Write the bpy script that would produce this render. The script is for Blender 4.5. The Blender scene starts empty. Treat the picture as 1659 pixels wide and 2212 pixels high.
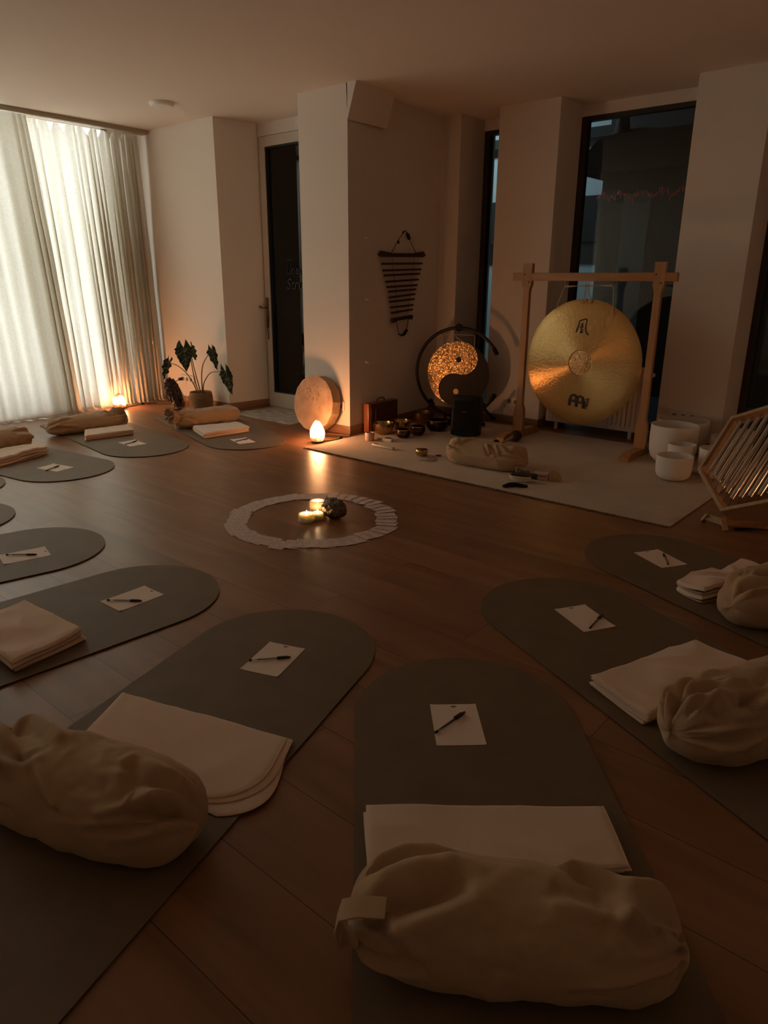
import bpy, bmesh, math, random
from mathutils import Vector, Matrix, noise

S = bpy.context.scene
C = S.collection
PI = math.pi
R = math.radians
random.seed(7)

# ------------------------------------------------------------------ camera
cam_d = bpy.data.cameras.new('camera')
cam = bpy.data.objects.new('camera', cam_d)
C.objects.link(cam)
cam_d.sensor_fit = 'HORIZONTAL'
cam_d.sensor_width = 36.0
cam_d.lens = 36.0 * 1534 / 1659
cam_d.clip_start = 0.02
cr, cd, cf = Vector((.6501, -.7598, .0060)).normalized(), None, Vector((.7242, .6166, -.3093)).normalized()
cd = cf.cross(cr).normalized()
cr = cd.cross(cf).normalized()
cam.matrix_world = Matrix(((cr.x, -cd.x, -cf.x, 0), (cr.y, -cd.y, -cf.y, 0), (cr.z, -cd.z, -cf.z, 1.29), (0, 0, 0, 1)))
S.camera = cam

# ------------------------------------------------------------------ light
S.view_settings.view_transform = 'Standard'
S.view_settings.look = 'None'
S.view_settings.gamma = 1.0
S.view_settings.use_curve_mapping = False
S.view_settings.exposure = 0.0
S.cycles.use_denoising = True
S.cycles.max_bounces = 10
S.cycles.diffuse_bounces = 6
S.cycles.transparent_max_bounces = 12
S.cycles.sample_clamp_indirect = 6.0

W = bpy.data.worlds.new('night')
S.world = W
W.use_nodes = True
W.node_tree.nodes['Background'].inputs[0].default_value = (.35, .5, .6, 1)
W.node_tree.nodes['Background'].inputs[1].default_value = .004

def area(name, loc, rot, sx, sy, power, col):
    l = bpy.data.lights.new(name, 'AREA')
    l.shape = 'RECTANGLE'; l.size = sx; l.size_y = sy; l.energy = power; l.color = col
    o = bpy.data.objects.new(name, l); C.objects.link(o); o.location = loc; o.rotation_euler = rot
    return o

def point(name, loc, power, col, rad=.1):
    l = bpy.data.lights.new(name, 'POINT')
    l.energy = power; l.color = col; l.shadow_soft_size = rad
    o = bpy.data.objects.new(name, l); C.objects.link(o); o.location = loc
    return o

SKYLIGHT = 2.25          # radiance of the glowing pane that stands in for daylight behind the curtains
point('yard_fill_light', (8.6, 6.9, 3.7), 150.0, (.62, .85, 1.0), .15)  # added light without a fixture, makes the yard show through the glass
SALT = 95.0             # radiance of the salt lamps
FLAME = 130.0

# ------------------------------------------------------------------ mesh helpers
def BM():
    return bmesh.new()

def box(bm, c, s, rz=0.0, bev=0.0, M=None):
    hx, hy, hz = s[0] / 2, s[1] / 2, s[2] / 2
    co, si = math.cos(rz), math.sin(rz)
    vs = []
    for x, y, z in ((-hx, -hy, -hz), (hx, -hy, -hz), (hx, hy, -hz), (-hx, hy, -hz), (-hx, -hy, hz), (hx, -hy, hz), (hx, hy, hz), (-hx, hy, hz)):
        p = Vector((c[0] + x * co - y * si, c[1] + x * si + y * co, c[2] + z))
        vs.append(bm.verts.new(M @ p if M else p))
    fs = [bm.faces.new([vs[i] for i in f]) for f in ((3, 2, 1, 0), (4, 5, 6, 7), (0, 1, 5, 4), (1, 2, 6, 5), (2, 3, 7, 6), (3, 0, 4, 7))]
    if bev > 0:
        es = list({e for f in fs for e in f.edges})
        bmesh.ops.bevel(bm, geom=es, offset=bev, segments=2, affect='EDGES', profile=.5)
    return vs

def bx(bm, x0, x1, y0, y1, z0, z1, bev=0):
    return box(bm, ((x0 + x1) / 2, (y0 + y1) / 2, (z0 + z1) / 2), (x1 - x0, y1 - y0, z1 - z0), 0, bev)

def tube(bm, pts, r, n=8, cap=True, closed=False):
    pts = [Vector(p) for p in pts]
    N = len(pts)
    rs = r if isinstance(r, (list, tuple)) else [r] * N
    rings = []
    up = None
    for i in range(N):
        if closed:
            t = pts[(i + 1) % N] - pts[i - 1]
        else:
            t = pts[min(i + 1, N - 1)] - pts[max(i - 1, 0)]
        t.normalize()
        if up is None:
            up = Vector((0, 0, 1)) if abs(t.z) < .9 else Vector((1, 0, 0))
        up = (up - t * up.dot(t)).normalized()
        s = t.cross(up)
        rings.append([bm.verts.new(pts[i] + (up * math.cos(2 * PI * k / n) + s * math.sin(2 * PI * k / n)) * rs[i]) for k in range(n)])
    rng = range(N) if closed else range(N - 1)
    for i in rng:
        a, b = rings[i], rings[(i + 1) % N]
        for k in range(n):
            bm.faces.new((a[k], a[(k + 1) % n], b[(k + 1) % n], b[k]))
    if cap and not closed:
        bm.faces.new(rings[0][::-1]); bm.faces.new(rings[-1])

def lathe(bm, prof, n=32, M=None, capb=True, capt=True):
    rings = []
    for r, z in prof:
        rr = []
        for k in range(n):
            p = Vector((r * math.cos(2 * PI * k / n), r * math.sin(2 * PI * k / n), z))
            rr.append(bm.verts.new(M @ p if M else p))
        rings.append(rr)
    for a, b in zip(rings, rings[1:]):
        for k in range(n):
            bm.faces.new((a[k], a[(k + 1) % n], b[(k + 1) % n], b[k]))
    if capb: bm.faces.new(rings[0][::-1])
    if capt: bm.faces.new(rings[-1])

def grid(bm, nu, nv, fn, wrapv=False):
    V = [[bm.verts.new(fn(i / nu, j / nv)) for j in range(nv if wrapv else nv + 1)] for i in range(nu + 1)]
    for i in range(nu):
        for j in range(nv):
            j2 = (j + 1) % nv if wrapv else j + 1
            bm.faces.new((V[i][j], V[i + 1][j], V[i + 1][j2], V[i][j2]))
    return V

def prism(bm, poly, z0, z1, M=None):
    f = (lambda p: M @ Vector(p)) if M else (lambda p: Vector(p))
    a = [bm.verts.new(f((p[0], p[1], z0))) for p in poly]
    b = [bm.verts.new(f((p[0], p[1], z1))) for p in poly]
    n = len(poly)
    bm.faces.new(a[::-1]); bm.faces.new(b)
    for i in range(n):
        bm.faces.new((a[i], a[(i + 1) % n], b[(i + 1) % n], b[i]))

def blob(bm, c, r, fn=None, sub=4):
    g = bmesh.ops.create_icosphere(bm, subdivisions=sub, radius=1.0)
    for v in g['verts']:
        d = v.co.normalized()
        k = fn(d) if fn else 1.0
        v.co = Vector((c[0] + d.x * r[0] * k, c[1] + d.y * r[1] * k, c[2] + d.z * r[2] * k))

def obj(name, bm, m, parent=None, loc=None, rot=None, ang=40):
    bmesh.ops.recalc_face_normals(bm, faces=bm.faces)
    me = bpy.data.meshes.new(name)
    bm.to_mesh(me); bm.free()
    for p in me.polygons: p.use_smooth = True
    me.set_sharp_from_angle(angle=R(ang))
    if m: me.materials.append(m)
    o = bpy.data.objects.new(name, me)
    C.objects.link(o)
    if parent: o.parent = parent
    if loc is not None: o.location = loc
    if rot is not None: o.rotation_euler = rot
    return o

def tag(o, label, cat, group=None, kind=None):
    o['label'] = label; o['category'] = cat
    if group: o['group'] = group
    if kind: o['kind'] = kind
    return o

def thing(name, label, cat, loc=(0, 0, 0), rz=0.0, group=None):
    o = bpy.data.objects.new(name, None)
    o.empty_display_size = .05
    C.objects.link(o)
    o.location = loc; o.rotation_euler = (0, 0, rz)
    return tag(o, label, cat, group)

def struct(name, bm=None, m=None, parent=None, loc=None):
    if bm is None:
        o = bpy.data.objects.new(name, None); C.objects.link(o)
        if loc: o.location = loc
    else:
        o = obj(name, bm, m, parent, ang=30)
    if not parent: o['kind'] = 'structure'
    return o

def dup(root, loc, rz, label=None, group=None):
    r = root.copy(); C.objects.link(r)
    r.location = loc; r.rotation_euler = (0, 0, rz)
    if label: r['label'] = label
    if group: r['group'] = group
    for ch in list(root.children):
        c = ch.copy(); C.objects.link(c); c.parent = r
        for g in ch.children:
            d = g.copy(); C.objects.link(d); d.parent = c
    return r

# ------------------------------------------------------------------ materials
def nt(m): return m.node_tree.nodes, m.node_tree.links

def mat(name, col, rough=.6, metal=0.0, spec=.5, var=0.0, vscale=5.0, bump=0.0, bscale=60.0, bdist=.004, stretch=(1, 1, 1), col2=None, sheen=0.0, coat=0.0):
    m = bpy.data.materials.new(name); m.use_nodes = True
    N, L = nt(m)
    b = N['Principled BSDF']
    b.inputs['Base Color'].default_value = (*col, 1)
    b.inputs['Roughness'].default_value = rough
    b.inputs['Metallic'].default_value = metal
    b.inputs['Specular IOR Level'].default_value = spec
    b.inputs['Sheen Weight'].default_value = sheen
    b.inputs['Coat Weight'].default_value = coat
    tc = N.new('ShaderNodeTexCoord'); mp = N.new('ShaderNodeMapping')
    mp.inputs['Scale'].default_value = stretch
    L.new(tc.outputs['Object'], mp.inputs[0])
    if var > 0 or col2:
        nz = N.new('ShaderNodeTexNoise'); nz.inputs['Scale'].default_value = vscale; nz.inputs['Detail'].default_value = 5
        L.new(mp.outputs[0], nz.inputs[0])
        rp = N.new('ShaderNodeValToRGB')
        c2 = col2 or tuple(c * (1 - var) for c in col)
        rp.color_ramp.elements[0].position = .35; rp.color_ramp.elements[0].color = (*c2, 1)
        rp.color_ramp.elements[1].position = .65; rp.color_ramp.elements[1].color = (*col, 1)
        L.new(nz.outputs[0], rp.inputs[0]); L.new(rp.outputs[0], b.inputs['Base Color'])
    if bump > 0:
        n2 = N.new('ShaderNodeTexNoise'); n2.inputs['Scale'].default_value = bscale; n2.inputs['Detail'].default_value = 3
        L.new(mp.outputs[0], n2.inputs[0])
        bp = N.new('ShaderNodeBump'); bp.inputs['Strength'].default_value = bump; bp.inputs['Distance'].default_value = bdist
        L.new(n2.outputs[0], bp.inputs['Height']); L.new(bp.outputs[0], b.inputs['Normal'])
    return m

def emis(name, col, strength):
    m = bpy.data.materials.new(name); m.use_nodes = True
    N, L = nt(m)
    b = N['Principled BSDF']
    b.inputs['Base Color'].default_value = (*col, 1)
    b.inputs['Emission Color'].default_value = (*col, 1)
    b.inputs['Emission Strength'].default_value = strength
    return m

def glass(name, tint=(1, 1, 1), refl=.08, rough=.02):
    m = bpy.data.materials.new(name); m.use_nodes = True
    N, L = nt(m)
    N.remove(N['Principled BSDF'])
    t = N.new('ShaderNodeBsdfTransparent'); t.inputs[0].default_value = (*tint, 1)
    g = N.new('ShaderNodeBsdfGlossy'); g.inputs['Roughness'].default_value = rough
    fr = N.new('ShaderNodeFresnel'); fr.inputs[0].default_value = 1.45
    mu = N.new('ShaderNodeMath'); mu.operation = 'MULTIPLY'; mu.inputs[1].default_value = refl / .04
    mx = N.new('ShaderNodeMixShader')
    L.new(fr.outputs[0], mu.inputs[0]); L.new(mu.outputs[0], mx.inputs[0])
    L.new(t.outputs[0], mx.inputs[1]); L.new(g.outputs[0], mx.inputs[2])
    L.new(mx.outputs[0], N['Material Output'].inputs[0])
    return m

plaster = mat('white_plaster', (.81, .73, .65), .9, spec=.2, bump=.15, bscale=120, bdist=.001)
ceil_m = mat('ceiling_paint', (.80, .71, .62), .95, spec=.15)
base_m = mat('skirting_wood', (.30, .16, .085), .45, var=.25, vscale=6, stretch=(1, 1, 8))
olive = mat('mat_rubber', (.185, .128, .076), .60, spec=.42, var=.14, vscale=7, bump=.12, bscale=260, bdist=.0006)
matblack = mat('mat_backing', (.012, .011, .010), .8)
cotton = mat('natural_cotton', (.49, .335, .20), .9, spec=.15, var=.05, vscale=300, bump=.18, bscale=450, bdist=.0006, sheen=.15)
cream = mat('cream_blanket', (.80, .62, .48), .95, spec=.1, var=.04, vscale=240, bump=.25, bscale=350, bdist=.0008, sheen=.2)
seam = mat('blanket_stitching', (.82, .66, .52), .95, spec=.1, bump=.6, bscale=500, bdist=.002)
paper_m = mat('paper', (.88, .74, .64), .8, spec=.2)
ink = mat('black_print', (.012, .010, .010), .5)
faintink = mat('grey_print', (.10, .075, .065), .6)
penblack = mat('pen_black', (.010, .010, .014), .3)
penblue = mat('pen_blue', (.012, .02, .10), .3)
penclear = glass('pen_clear_plastic', (.93, .93, .93), .10, .05)
blackm = mat('black_metal', (.012, .011, .011), .4)
blackp = mat('black_plastic', (.008, .008, .008), .6, spec=.25, bump=.2, bscale=300, bdist=.0006)
beech = mat('beech_wood', (.50, .25, .095), .5, var=.22, vscale=5, stretch=(9, 9, .8), bump=.08, bscale=40)
pine = mat('pale_wood', (.46, .30, .155), .55, var=.2, vscale=6, stretch=(6, 6, 1))
darkwood = mat('stained_dark_wood', (.055, .022, .014), .4, var=.3, vscale=8, stretch=(3, 8, 3))
redwood = mat('reddish_case_wood', (.36, .12, .05), .35, var=.25, vscale=5, stretch=(6, 6, 1))
casefront = mat('dark_case_panel', (.10, .035, .020), .25, var=.25, vscale=5, stretch=(1, 6, 6))
rope_m = mat('hemp_cord', (.55, .44, .31), .9, bump=.5, bscale=300)
white_pl = mat('white_plastic', (.80, .78, .74), .35)
alu = mat('brushed_tube', (.62, .58, .53), .22, metal=1.0, bump=.05, bscale=80)
quartz = mat('frosted_quartz', (.80, .73, .66), .55, spec=.3)
_b = quartz.node_tree.nodes['Principled BSDF']
_b.inputs['Subsurface Weight'].default_value = .5; _b.inputs['Subsurface Radius'].default_value = (.05, .035, .025); _b.inputs['Subsurface Scale'].default_value = .5
brass = mat('polished_brass', (.50, .36, .18), .22, metal=1.0, bump=.25, bscale=60, bdist=.002)
darkbrass = mat('dark_patina_brass', (.055, .036, .022), .3, metal=.8, bump=.15, bscale=60)
rim_m = mat('bright_brass_rim', (.75, .52, .28), .2, metal=1.0)
leafm = mat('dark_leaf', (.012, .030, .014), .35, spec=.5, var=.3, vscale=18)
veinm = mat('pale_vein', (.20, .27, .13), .5)
stemm = mat('leaf_stem', (.16, .15, .045), .5)
soil = mat('soil', (.03, .018, .010), .95, bump=.6, bscale=80)
frame_dark = mat('window_frame', (.030, .022, .014), .45)
doorwhite = mat('door_paint', (.62, .55, .46), .5)
steel = mat('worn_brass_handle', (.22, .16, .09), .3, metal=1.0)
pane_m = glass('window_glass', (.80, .84, .82), .05)
sock_m = mat('socket_white', (.78, .74, .68), .4)
sockhole = mat('socket_recess', (.24, .19, .15), .6)
cable_m = mat('black_cable', (.016, .012, .010), .5)
radm = mat('radiator_enamel', (.62, .53, .43), .4)

def floor_mat():
    m = bpy.data.materials.new('laminate_planks'); m.use_nodes = True
    N, L = nt(m)
    b = N['Principled BSDF']
    tc = N.new('ShaderNodeTexCoord')
    sp = N.new('ShaderNodeSeparateXYZ'); L.new(tc.outputs['Object'], sp.inputs[0])
    def math_(op, a, bb):
        n = N.new('ShaderNodeMath'); n.operation = op
        for i, v in enumerate((a, bb)):
            if isinstance(v, (int, float)): n.inputs[i].default_value = v
            else: L.new(v, n.inputs[i])
        return n.outputs[0]
    u = math_('SUBTRACT', sp.outputs['Y'], -1.82)     # along the planks
    v = math_('SUBTRACT', sp.outputs['X'], -.4025)    # across
    cb = N.new('ShaderNodeCombineXYZ'); L.new(u, cb.inputs[0]); L.new(v, cb.inputs[1])
    br = N.new('ShaderNodeTexBrick')
    br.offset = .5; br.offset_frequency = 2; br.squash = 1
    L.new(cb.outputs[0], br.inputs[0])
    br.inputs['Scale'].default_value = 1.0
    br.inputs['Mortar Size'].default_value = .0014
    br.inputs['Mortar Smooth'].default_value = .3
    br.inputs['Bias'].default_value = 0
    br.inputs['Brick Width'].default_value = 1.26
    br.inputs['Row Height'].default_value = .2423
    br.inputs['Color1'].default_value = (.0, .0, .0, 1); br.inputs['Color2'].default_value = (1, 1, 1, 1)
    br.inputs['Mortar'].default_value = (.5, .5, .5, 1)
    # long grain
    mp = N.new('ShaderNodeMapping'); mp.inputs['Scale'].default_value = (9.0, 1.1, 1)
    L.new(tc.outputs['Object'], mp.inputs[0])
    off = N.new('ShaderNodeVectorMath'); off.operation = 'ADD'
    L.new(mp.outputs[0], off.inputs[0])
    sc = N.new('ShaderNodeVectorMath'); sc.operation = 'SCALE'; sc.inputs['Scale'].default_value = 13.0
    L.new(br.outputs['Color'], sc.inputs[0]); L.new(sc.outputs[0], off.inputs[1])
    nz = N.new('ShaderNodeTexNoise'); nz.inputs['Scale'].default_value = 1.0; nz.inputs['Detail'].default_value = 6; nz.inputs['Distortion'].default_value = .8
    L.new(off.outputs[0], nz.inputs[0])
    rp = N.new('ShaderNodeValToRGB')
    rp.color_ramp.elements[0].position = .30; rp.color_ramp.elements[0].color = (.205, .092, .040, 1)
    rp.color_ramp.elements[1].position = .66; rp.color_ramp.elements[1].color = (.325, .158, .073, 1)
    L.new(nz.outputs[0], rp.inputs[0])
    tone = N.new('ShaderNodeMixRGB'); tone.blend_type = 'MULTIPLY'; tone.inputs[0].default_value = .16
    L.new(rp.outputs[0], tone.inputs[1]); L.new(br.outputs['Color'], tone.inputs[2])
    jm = N.new('ShaderNodeMixRGB'); jm.inputs[2].default_value = (.035, .018, .010, 1)
    L.new(br.outputs['Fac'], jm.inputs[0]); L.new(tone.outputs[0], jm.inputs[1])
    L.new(jm.outputs[0], b.inputs['Base Color'])
    b.inputs['Roughness'].default_value = .34
    b.inputs['Specular IOR Level'].default_value = .62
    bp = N.new('ShaderNodeBump'); bp.inputs['Strength'].default_value = .05; bp.inputs['Distance'].default_value = .002
    L.new(nz.outputs[0], bp.inputs['Height']); L.new(bp.outputs[0], b.inputs['Normal'])
    return m

def curtain_mat():
    m = bpy.data.materials.new('linen_curtain'); m.use_nodes = True
    N, L = nt(m)
    N.remove(N['Principled BSDF'])
    tc = N.new('ShaderNodeTexCoord')
    f = []
    for sc in ((45, 45, 420), (420, 420, 40)):
        mp = N.new('ShaderNodeMapping'); mp.inputs['Scale'].default_value = sc
        L.new(tc.outputs['Object'], mp.inputs[0])
        nz = N.new('ShaderNodeTexNoise'); nz.inputs['Scale'].default_value = 1; nz.inputs['Detail'].default_value = 3
        L.new(mp.outputs[0], nz.inputs[0]); f.append(nz.outputs[0])
    ad = N.new('ShaderNodeMath'); ad.operation = 'ADD'; L.new(f[0], ad.inputs[0]); L.new(f[1], ad.inputs[1])
    mr = N.new('ShaderNodeMapRange'); mr.inputs[1].default_value = .7; mr.inputs[2].default_value = 1.3; mr.inputs[3].default_value = .62; mr.inputs[4].default_value = 1.0
    L.new(ad.outputs[0], mr.inputs[0])
    col = N.new('ShaderNodeMixRGB'); col.blend_type = 'MULTIPLY'; col.inputs[0].default_value = 1; col.inputs[1].default_value = (.88, .86, .79, 1)
    L.new(mr.outputs[0], col.inputs[2])
    tr = N.new('ShaderNodeBsdfTranslucent'); L.new(col.outputs[0], tr.inputs[0])
    df = N.new('ShaderNodeBsdfDiffuse'); df.inputs[0].default_value = (.74, .66, .53, 1)
    mx = N.new('ShaderNodeMixShader'); mx.inputs[0].default_value = .52
    L.new(df.outputs[0], mx.inputs[1]); L.new(tr.outputs[0], mx.inputs[2])
    L.new(mx.outputs[0], N['Material Output'].inputs[0])
    return m

def gong_mat(name, col, rough, aniso, bstr, bscale, metal=1.0, stretch=1.0):
    m = bpy.data.materials.new(name); m.use_nodes = True
    N, L = nt(m)
    b = N['Principled BSDF']
    b.inputs['Base Color'].default_value = (*col, 1)
    b.inputs['Metallic'].default_value = metal
    b.inputs['Roughness'].default_value = rough
    b.inputs['Anisotropic'].default_value = aniso
    b.inputs['Anisotropic Rotation'].default_value = .25
    tg = N.new('ShaderNodeTangent'); tg.direction_type = 'RADIAL'; tg.axis = 'Z'
    L.new(tg.outputs[0], b.inputs['Tangent'])
    tc = N.new('ShaderNodeTexCoord')
    nz = N.new('ShaderNodeTexNoise'); nz.inputs['Scale'].default_value = bscale; nz.inputs['Detail'].default_value = 3; nz.inputs['Distortion'].default_value = .6
    L.new(tc.outputs['Object'], nz.inputs[0])
    bp = N.new('ShaderNodeBump'); bp.inputs['Strength'].default_value = bstr; bp.inputs['Distance'].default_value = .014
    L.new(nz.outputs[0], bp.inputs['Height']); L.new(bp.outputs[0], b.inputs['Normal'])
    return m

def carpet_mat():
    m = mat('woven_rug', (.60, .46, .33), .95, spec=.1, var=.12, vscale=3.5, sheen=.2)
    N, L = nt(m)
    b = N['Principled BSDF']
    tc = N.new('ShaderNodeTexCoord')
    mp = N.new('ShaderNodeMapping'); mp.inputs['Scale'].default_value = (1, 1, 1)
    L.new(tc.outputs['Object'], mp.inputs[0])
    wv = N.new('ShaderNodeTexWave'); wv.bands_direction = 'X'; wv.inputs['Scale'].default_value = 14; wv.inputs['Distortion'].default_value = 1.2; wv.inputs['Detail Scale'].default_value = 3
    L.new(mp.outputs[0], wv.inputs[0])
    nz = N.new('ShaderNodeTexNoise'); nz.inputs['Scale'].default_value = 90
    L.new(tc.outputs['Object'], nz.inputs[0])
    ad = N.new('ShaderNodeMath'); L.new(wv.outputs['Fac'], ad.inputs[0]); L.new(nz.outputs[0], ad.inputs[1])
    bp = N.new('ShaderNodeBump'); bp.inputs['Strength'].default_value = .55; bp.inputs['Distance'].default_value = .004
    L.new(ad.outputs[0], bp.inputs['Height']); L.new(bp.outputs[0], b.inputs['Normal'])
    return m

def salt_mat(name, z0, z1, z2, z3, noise_s, power=1.0):
    # lit salt crystal: brightest around the bulb, orange towards tip and foot
    m = bpy.data.materials.new(name); m.use_nodes = True
    N, L = nt(m)
    b = N['Principled BSDF']
    b.inputs['Base Color'].default_value = (.9, .45, .25, 1)
    b.inputs['Roughness'].default_value = .5
    tc = N.new('ShaderNodeTexCoord'); sp = N.new('ShaderNodeSeparateXYZ'); L.new(tc.outputs['Object'], sp.inputs[0])
    nz = N.new('ShaderNodeTexNoise'); nz.inputs['Scale'].default_value = noise_s; nz.inputs['Detail'].default_value = 2
    L.new(tc.outputs['Object'], nz.inputs[0])
    k = N.new('ShaderNodeMath'); k.operation = 'MULTIPLY_ADD'; k.inputs[1].default_value = .10; L.new(nz.outputs[0], k.inputs[0])
    s = N.new('ShaderNodeMath'); s.operation = 'SUBTRACT'; s.inputs[1].default_value = .05; L.new(sp.outputs['Z'], s.inputs[0]); L.new(s.outputs[0], k.inputs[2])
    mr = N.new('ShaderNodeMapRange'); mr.inputs[1].default_value = 0; mr.inputs[2].default_value = .2; L.new(k.outputs[0], mr.inputs[0])
    rp = N.new('ShaderNodeValToRGB'); cr_ = rp.color_ramp
    e = cr_.elements
    e[0].position = z0; e[0].color = (.55, .12, .035, 1)
    e[1].position = z1; e[1].color = (1, .42, .17, 1)
    for pos, c in ((z2, (1, .44, .185, 1)), (z3, (.50, .085, .03, 1))):
        n = e.new(pos); n.color = c
    L.new(mr.outputs[0], rp.inputs[0])
    st = N.new('ShaderNodeMapRange'); 
    val = N.new('ShaderNodeRGBToBW'); L.new(rp.outputs[0], val.inputs[0])
    st.inputs[1].default_value = .18; st.inputs[2].default_value = .55; st.inputs[3].default_value = 0; st.inputs[4].default_value = 1
    L.new(val.outputs[0], st.inputs[0])
    pw = N.new('ShaderNodeMath'); pw.operation = 'POWER'; pw.inputs[1].default_value = 5.0; L.new(st.outputs[0], pw.inputs[0])
    ma = N.new('ShaderNodeMath'); ma.operation = 'MULTIPLY_ADD'; ma.inputs[1].default_value = SALT * power; ma.inputs[2].default_value = 1.5; L.new(pw.outputs[0], ma.inputs[0])
    L.new(rp.outputs[0], b.inputs['Emission Color']); L.new(ma.outputs[0], b.inputs['Emission Strength'])
    return m

floor_m = floor_mat()
curt_m = curtain_mat()
carpet_m = carpet_mat()

# ------------------------------------------------------------------ room shell
H = 2.73
b = BM(); bx(b, -1.4, 6.5, -1.8, 7.6, -.12, 0)
struct('floor', b, floor_m)
b = BM(); bx(b, -1.4, 6.6, -1.8, 7.6, H, H + .15)
struct('ceiling', b, ceil_m)
b = BM(); bx(b, -1.5, -1.4, -1.8, 7.6, 0, H); struct('wall_left', b, plaster)
b = BM(); bx(b, -1.4, 6.5, -1.9, -1.8, 0, H); struct('wall_rear', b, plaster)
b = BM()   # curtained wall, with its wide window opening
bx(b, -1.4, -1.15, 7.3, 7.5, 0, H); bx(b, 4.23, 4.60, 7.3, 7.5, 0, H); bx(b, -1.15, 4.23, 7.3, 7.5, 2.725, H); bx(b, -1.15, 4.23, 7.3, 7.5, 0, .03)
struct('wall_front', b, plaster)
b = BM(); prism(b, [(4.565, 6.0), (5.30, 5.935), (5.30, 7.5), (4.56, 7.5)], 0, H); struct('wall_corner', b, plaster)
b = BM(); bx(b, 5.05, 5.25, 4.70, 5.95, 2.615, H); bx(b, 5.05, 5.25, 4.70, 4.99, 0, 2.615); struct('wall_door', b, plaster)
b = BM()   # door pillar with the flared head
prism(b, [(4.50, 4.23), (5.93, 4.362), (5.93, 4.74), (4.50, 4.785)], 0, H)
prism(b, [(4.23, 2.48), (4.135, H), (4.24, H)], 4.50, 4.97, Matrix(((0, 0, 1, 0), (1, 0, 0, 0), (0, 1, 0, 0), (0, 0, 0, 1))))
struct('wall_pillar', b, plaster)
b = BM(); bx(b, 5.92, 6.5, 4.15, 4.74, 0, H); struct('wall_niche', b, plaster)
b = BM(); bx(b, 5.92, 6.5, 3.165, 3.745, 0, H); struct('wall_right', b, plaster)
b = BM(); bx(b, 5.92, 6.5, 1.565, 2.075, 0, H); struct('wall_right', b, plaster)
b = BM(); bx(b, 5.92, 6.5, -1.8, .35, 0, H); struct('wall_right', b, plaster)
b = BM()
for y0, y1 in ((3.745, 4.15), (2.075, 3.165), (.35, 1.565)):
    bx(b, 6.30, 6.5, y0, y1, 2.64, H)
struct('trim_1', b, plaster)

# skirting boards
def skirt(name, segs):
    b = BM()
    for x0, x1, y0, y1 in segs: bx(b, x0, x1, y0, y1, 0, .072, .003)
    struct(name, b, base_m)
skirt('baseboard_front', [(4.548, 4.563, 5.985, 7.29)])
b = BM(); box(b, (4.80, 5.972, .036), (.49, .014, .072), R(-5.1), .003); struct('baseboard_door', b, base_m)
skirt('baseboard_pillar', [(4.486, 4.50, 4.216, 4.785)])
skirt('baseboard_niche', [(5.906, 5.92, 4.14, 4.345)])
b = BM(); box(b, (5.20, 4.288, .036), (1.41, .014, .072), R(5.27), .003); struct('baseboard_niche', b, base_m)
skirt('baseboard_right', [(5.906, 5.92, 3.152, 3.745), (5.906, 5.92, 1.552, 2.088), (5.906, 6.3, 3.152, 3.165)])

# windows
def window(n, y0, y1, z0=.03, z1=2.645, x=6.35, fw=.055):
    w = struct('window_%d' % n, loc=(x, (y0 + y1) / 2, 0))
    hw = (y1 - y0) / 2
    b = BM()
    for s in (-1, 1): box(b, (0, s * (hw - fw / 2), (z0 + z1) / 2), (.07, fw, z1 - z0))
    box(b, (0, 0, z0 + fw / 2), (.07, 2 * hw - 2 * fw, fw)); box(b, (0, 0, z1 - .02), (.07, 2 * hw - 2 * fw, .04))
    obj('window_frame', b, frame_dark, w)
    b = BM(); box(b, (0, 0, (z0 + z1) / 2), (.012, 2 * hw - 2 * fw, z1 - z0 - fw - .04)); obj('pane', b, pane_m, w)
window(2, 3.745, 4.15); window(3, 2.075, 3.165); window(4, .35, 1.565)

w = struct('window_1', loc=(1.54, 7.31, 0))
b = BM()
for x in (-2.66, -1.33, 0, 1.33, 2.66): box(b, (x, 0, 1.375), (.06, .05, 2.69))
box(b, (0, 0, .06), (5.38, .06, .06)); box(b, (0, 0, 2.712), (5.38, .05, .016))
obj('window_frame', b, doorwhite, w)
b = BM(); box(b, (0, 0, 1.375), (5.32, .008, 2.65)); obj('pane', b, emis('daylight_glow_pane', (.93, 1.0, 1.0), SKYLIGHT), w)  # pane itself glows in place of daylight coming from outside

# glazed door
d = struct('door_1', loc=(5.05, 5.93, 0))
DX = .03
b = BM()
box(b, (DX, -.0375, 1.305), (.07, .075, 2.61)); box(b, (DX, -.90, 1.305), (.07, .075, 2.61))
box(b, (DX, -.47, 2.565), (.07, .79, .09)); box(b, (DX, -.47, .075), (.07, .79, .15))
obj('door_leaf', b, doorwhite, d)
b = BM()
for y in (-.08, -.86): box(b, (DX, y, 1.335), (.05, .014, 2.37))
box(b, (DX, -.47, 2.512), (.05, .78, .014)); box(b, (DX, -.47, .157), (.05, .78, .014))
obj('glazing_seal', b, blackm, d)
b = BM(); box(b, (DX + .01, -.47, 1.335), (.01, .79, 2.37)); obj('pane', b, pane_m, d)
b = BM()
box(b, (-.012, -.035, 1.00), (.008, .036, .24), 0, .002)
tube(b, [(-.014, -.035, 1.02), (-.055, -.035, 1.02), (-.058, -.02, 1.02), (-.058, .055, 1.03), (-.052, .085, 1.02)], .009)
hd = obj('door_handle', b, steel, d)
b = BM()
tube(b, [(-.02, -.037, .93), (-.026, -.037, .90), (-.026, -.039, .82), (-.02, -.041, .76), (-.02, -.042, .70)], .006)
box(b, (-.022, -.040, .85), (.012, .022, .06), 0, .002)
obj('key', b, mat('key_metal', (.10, .05, .03), .4, metal=1), hd)

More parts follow.
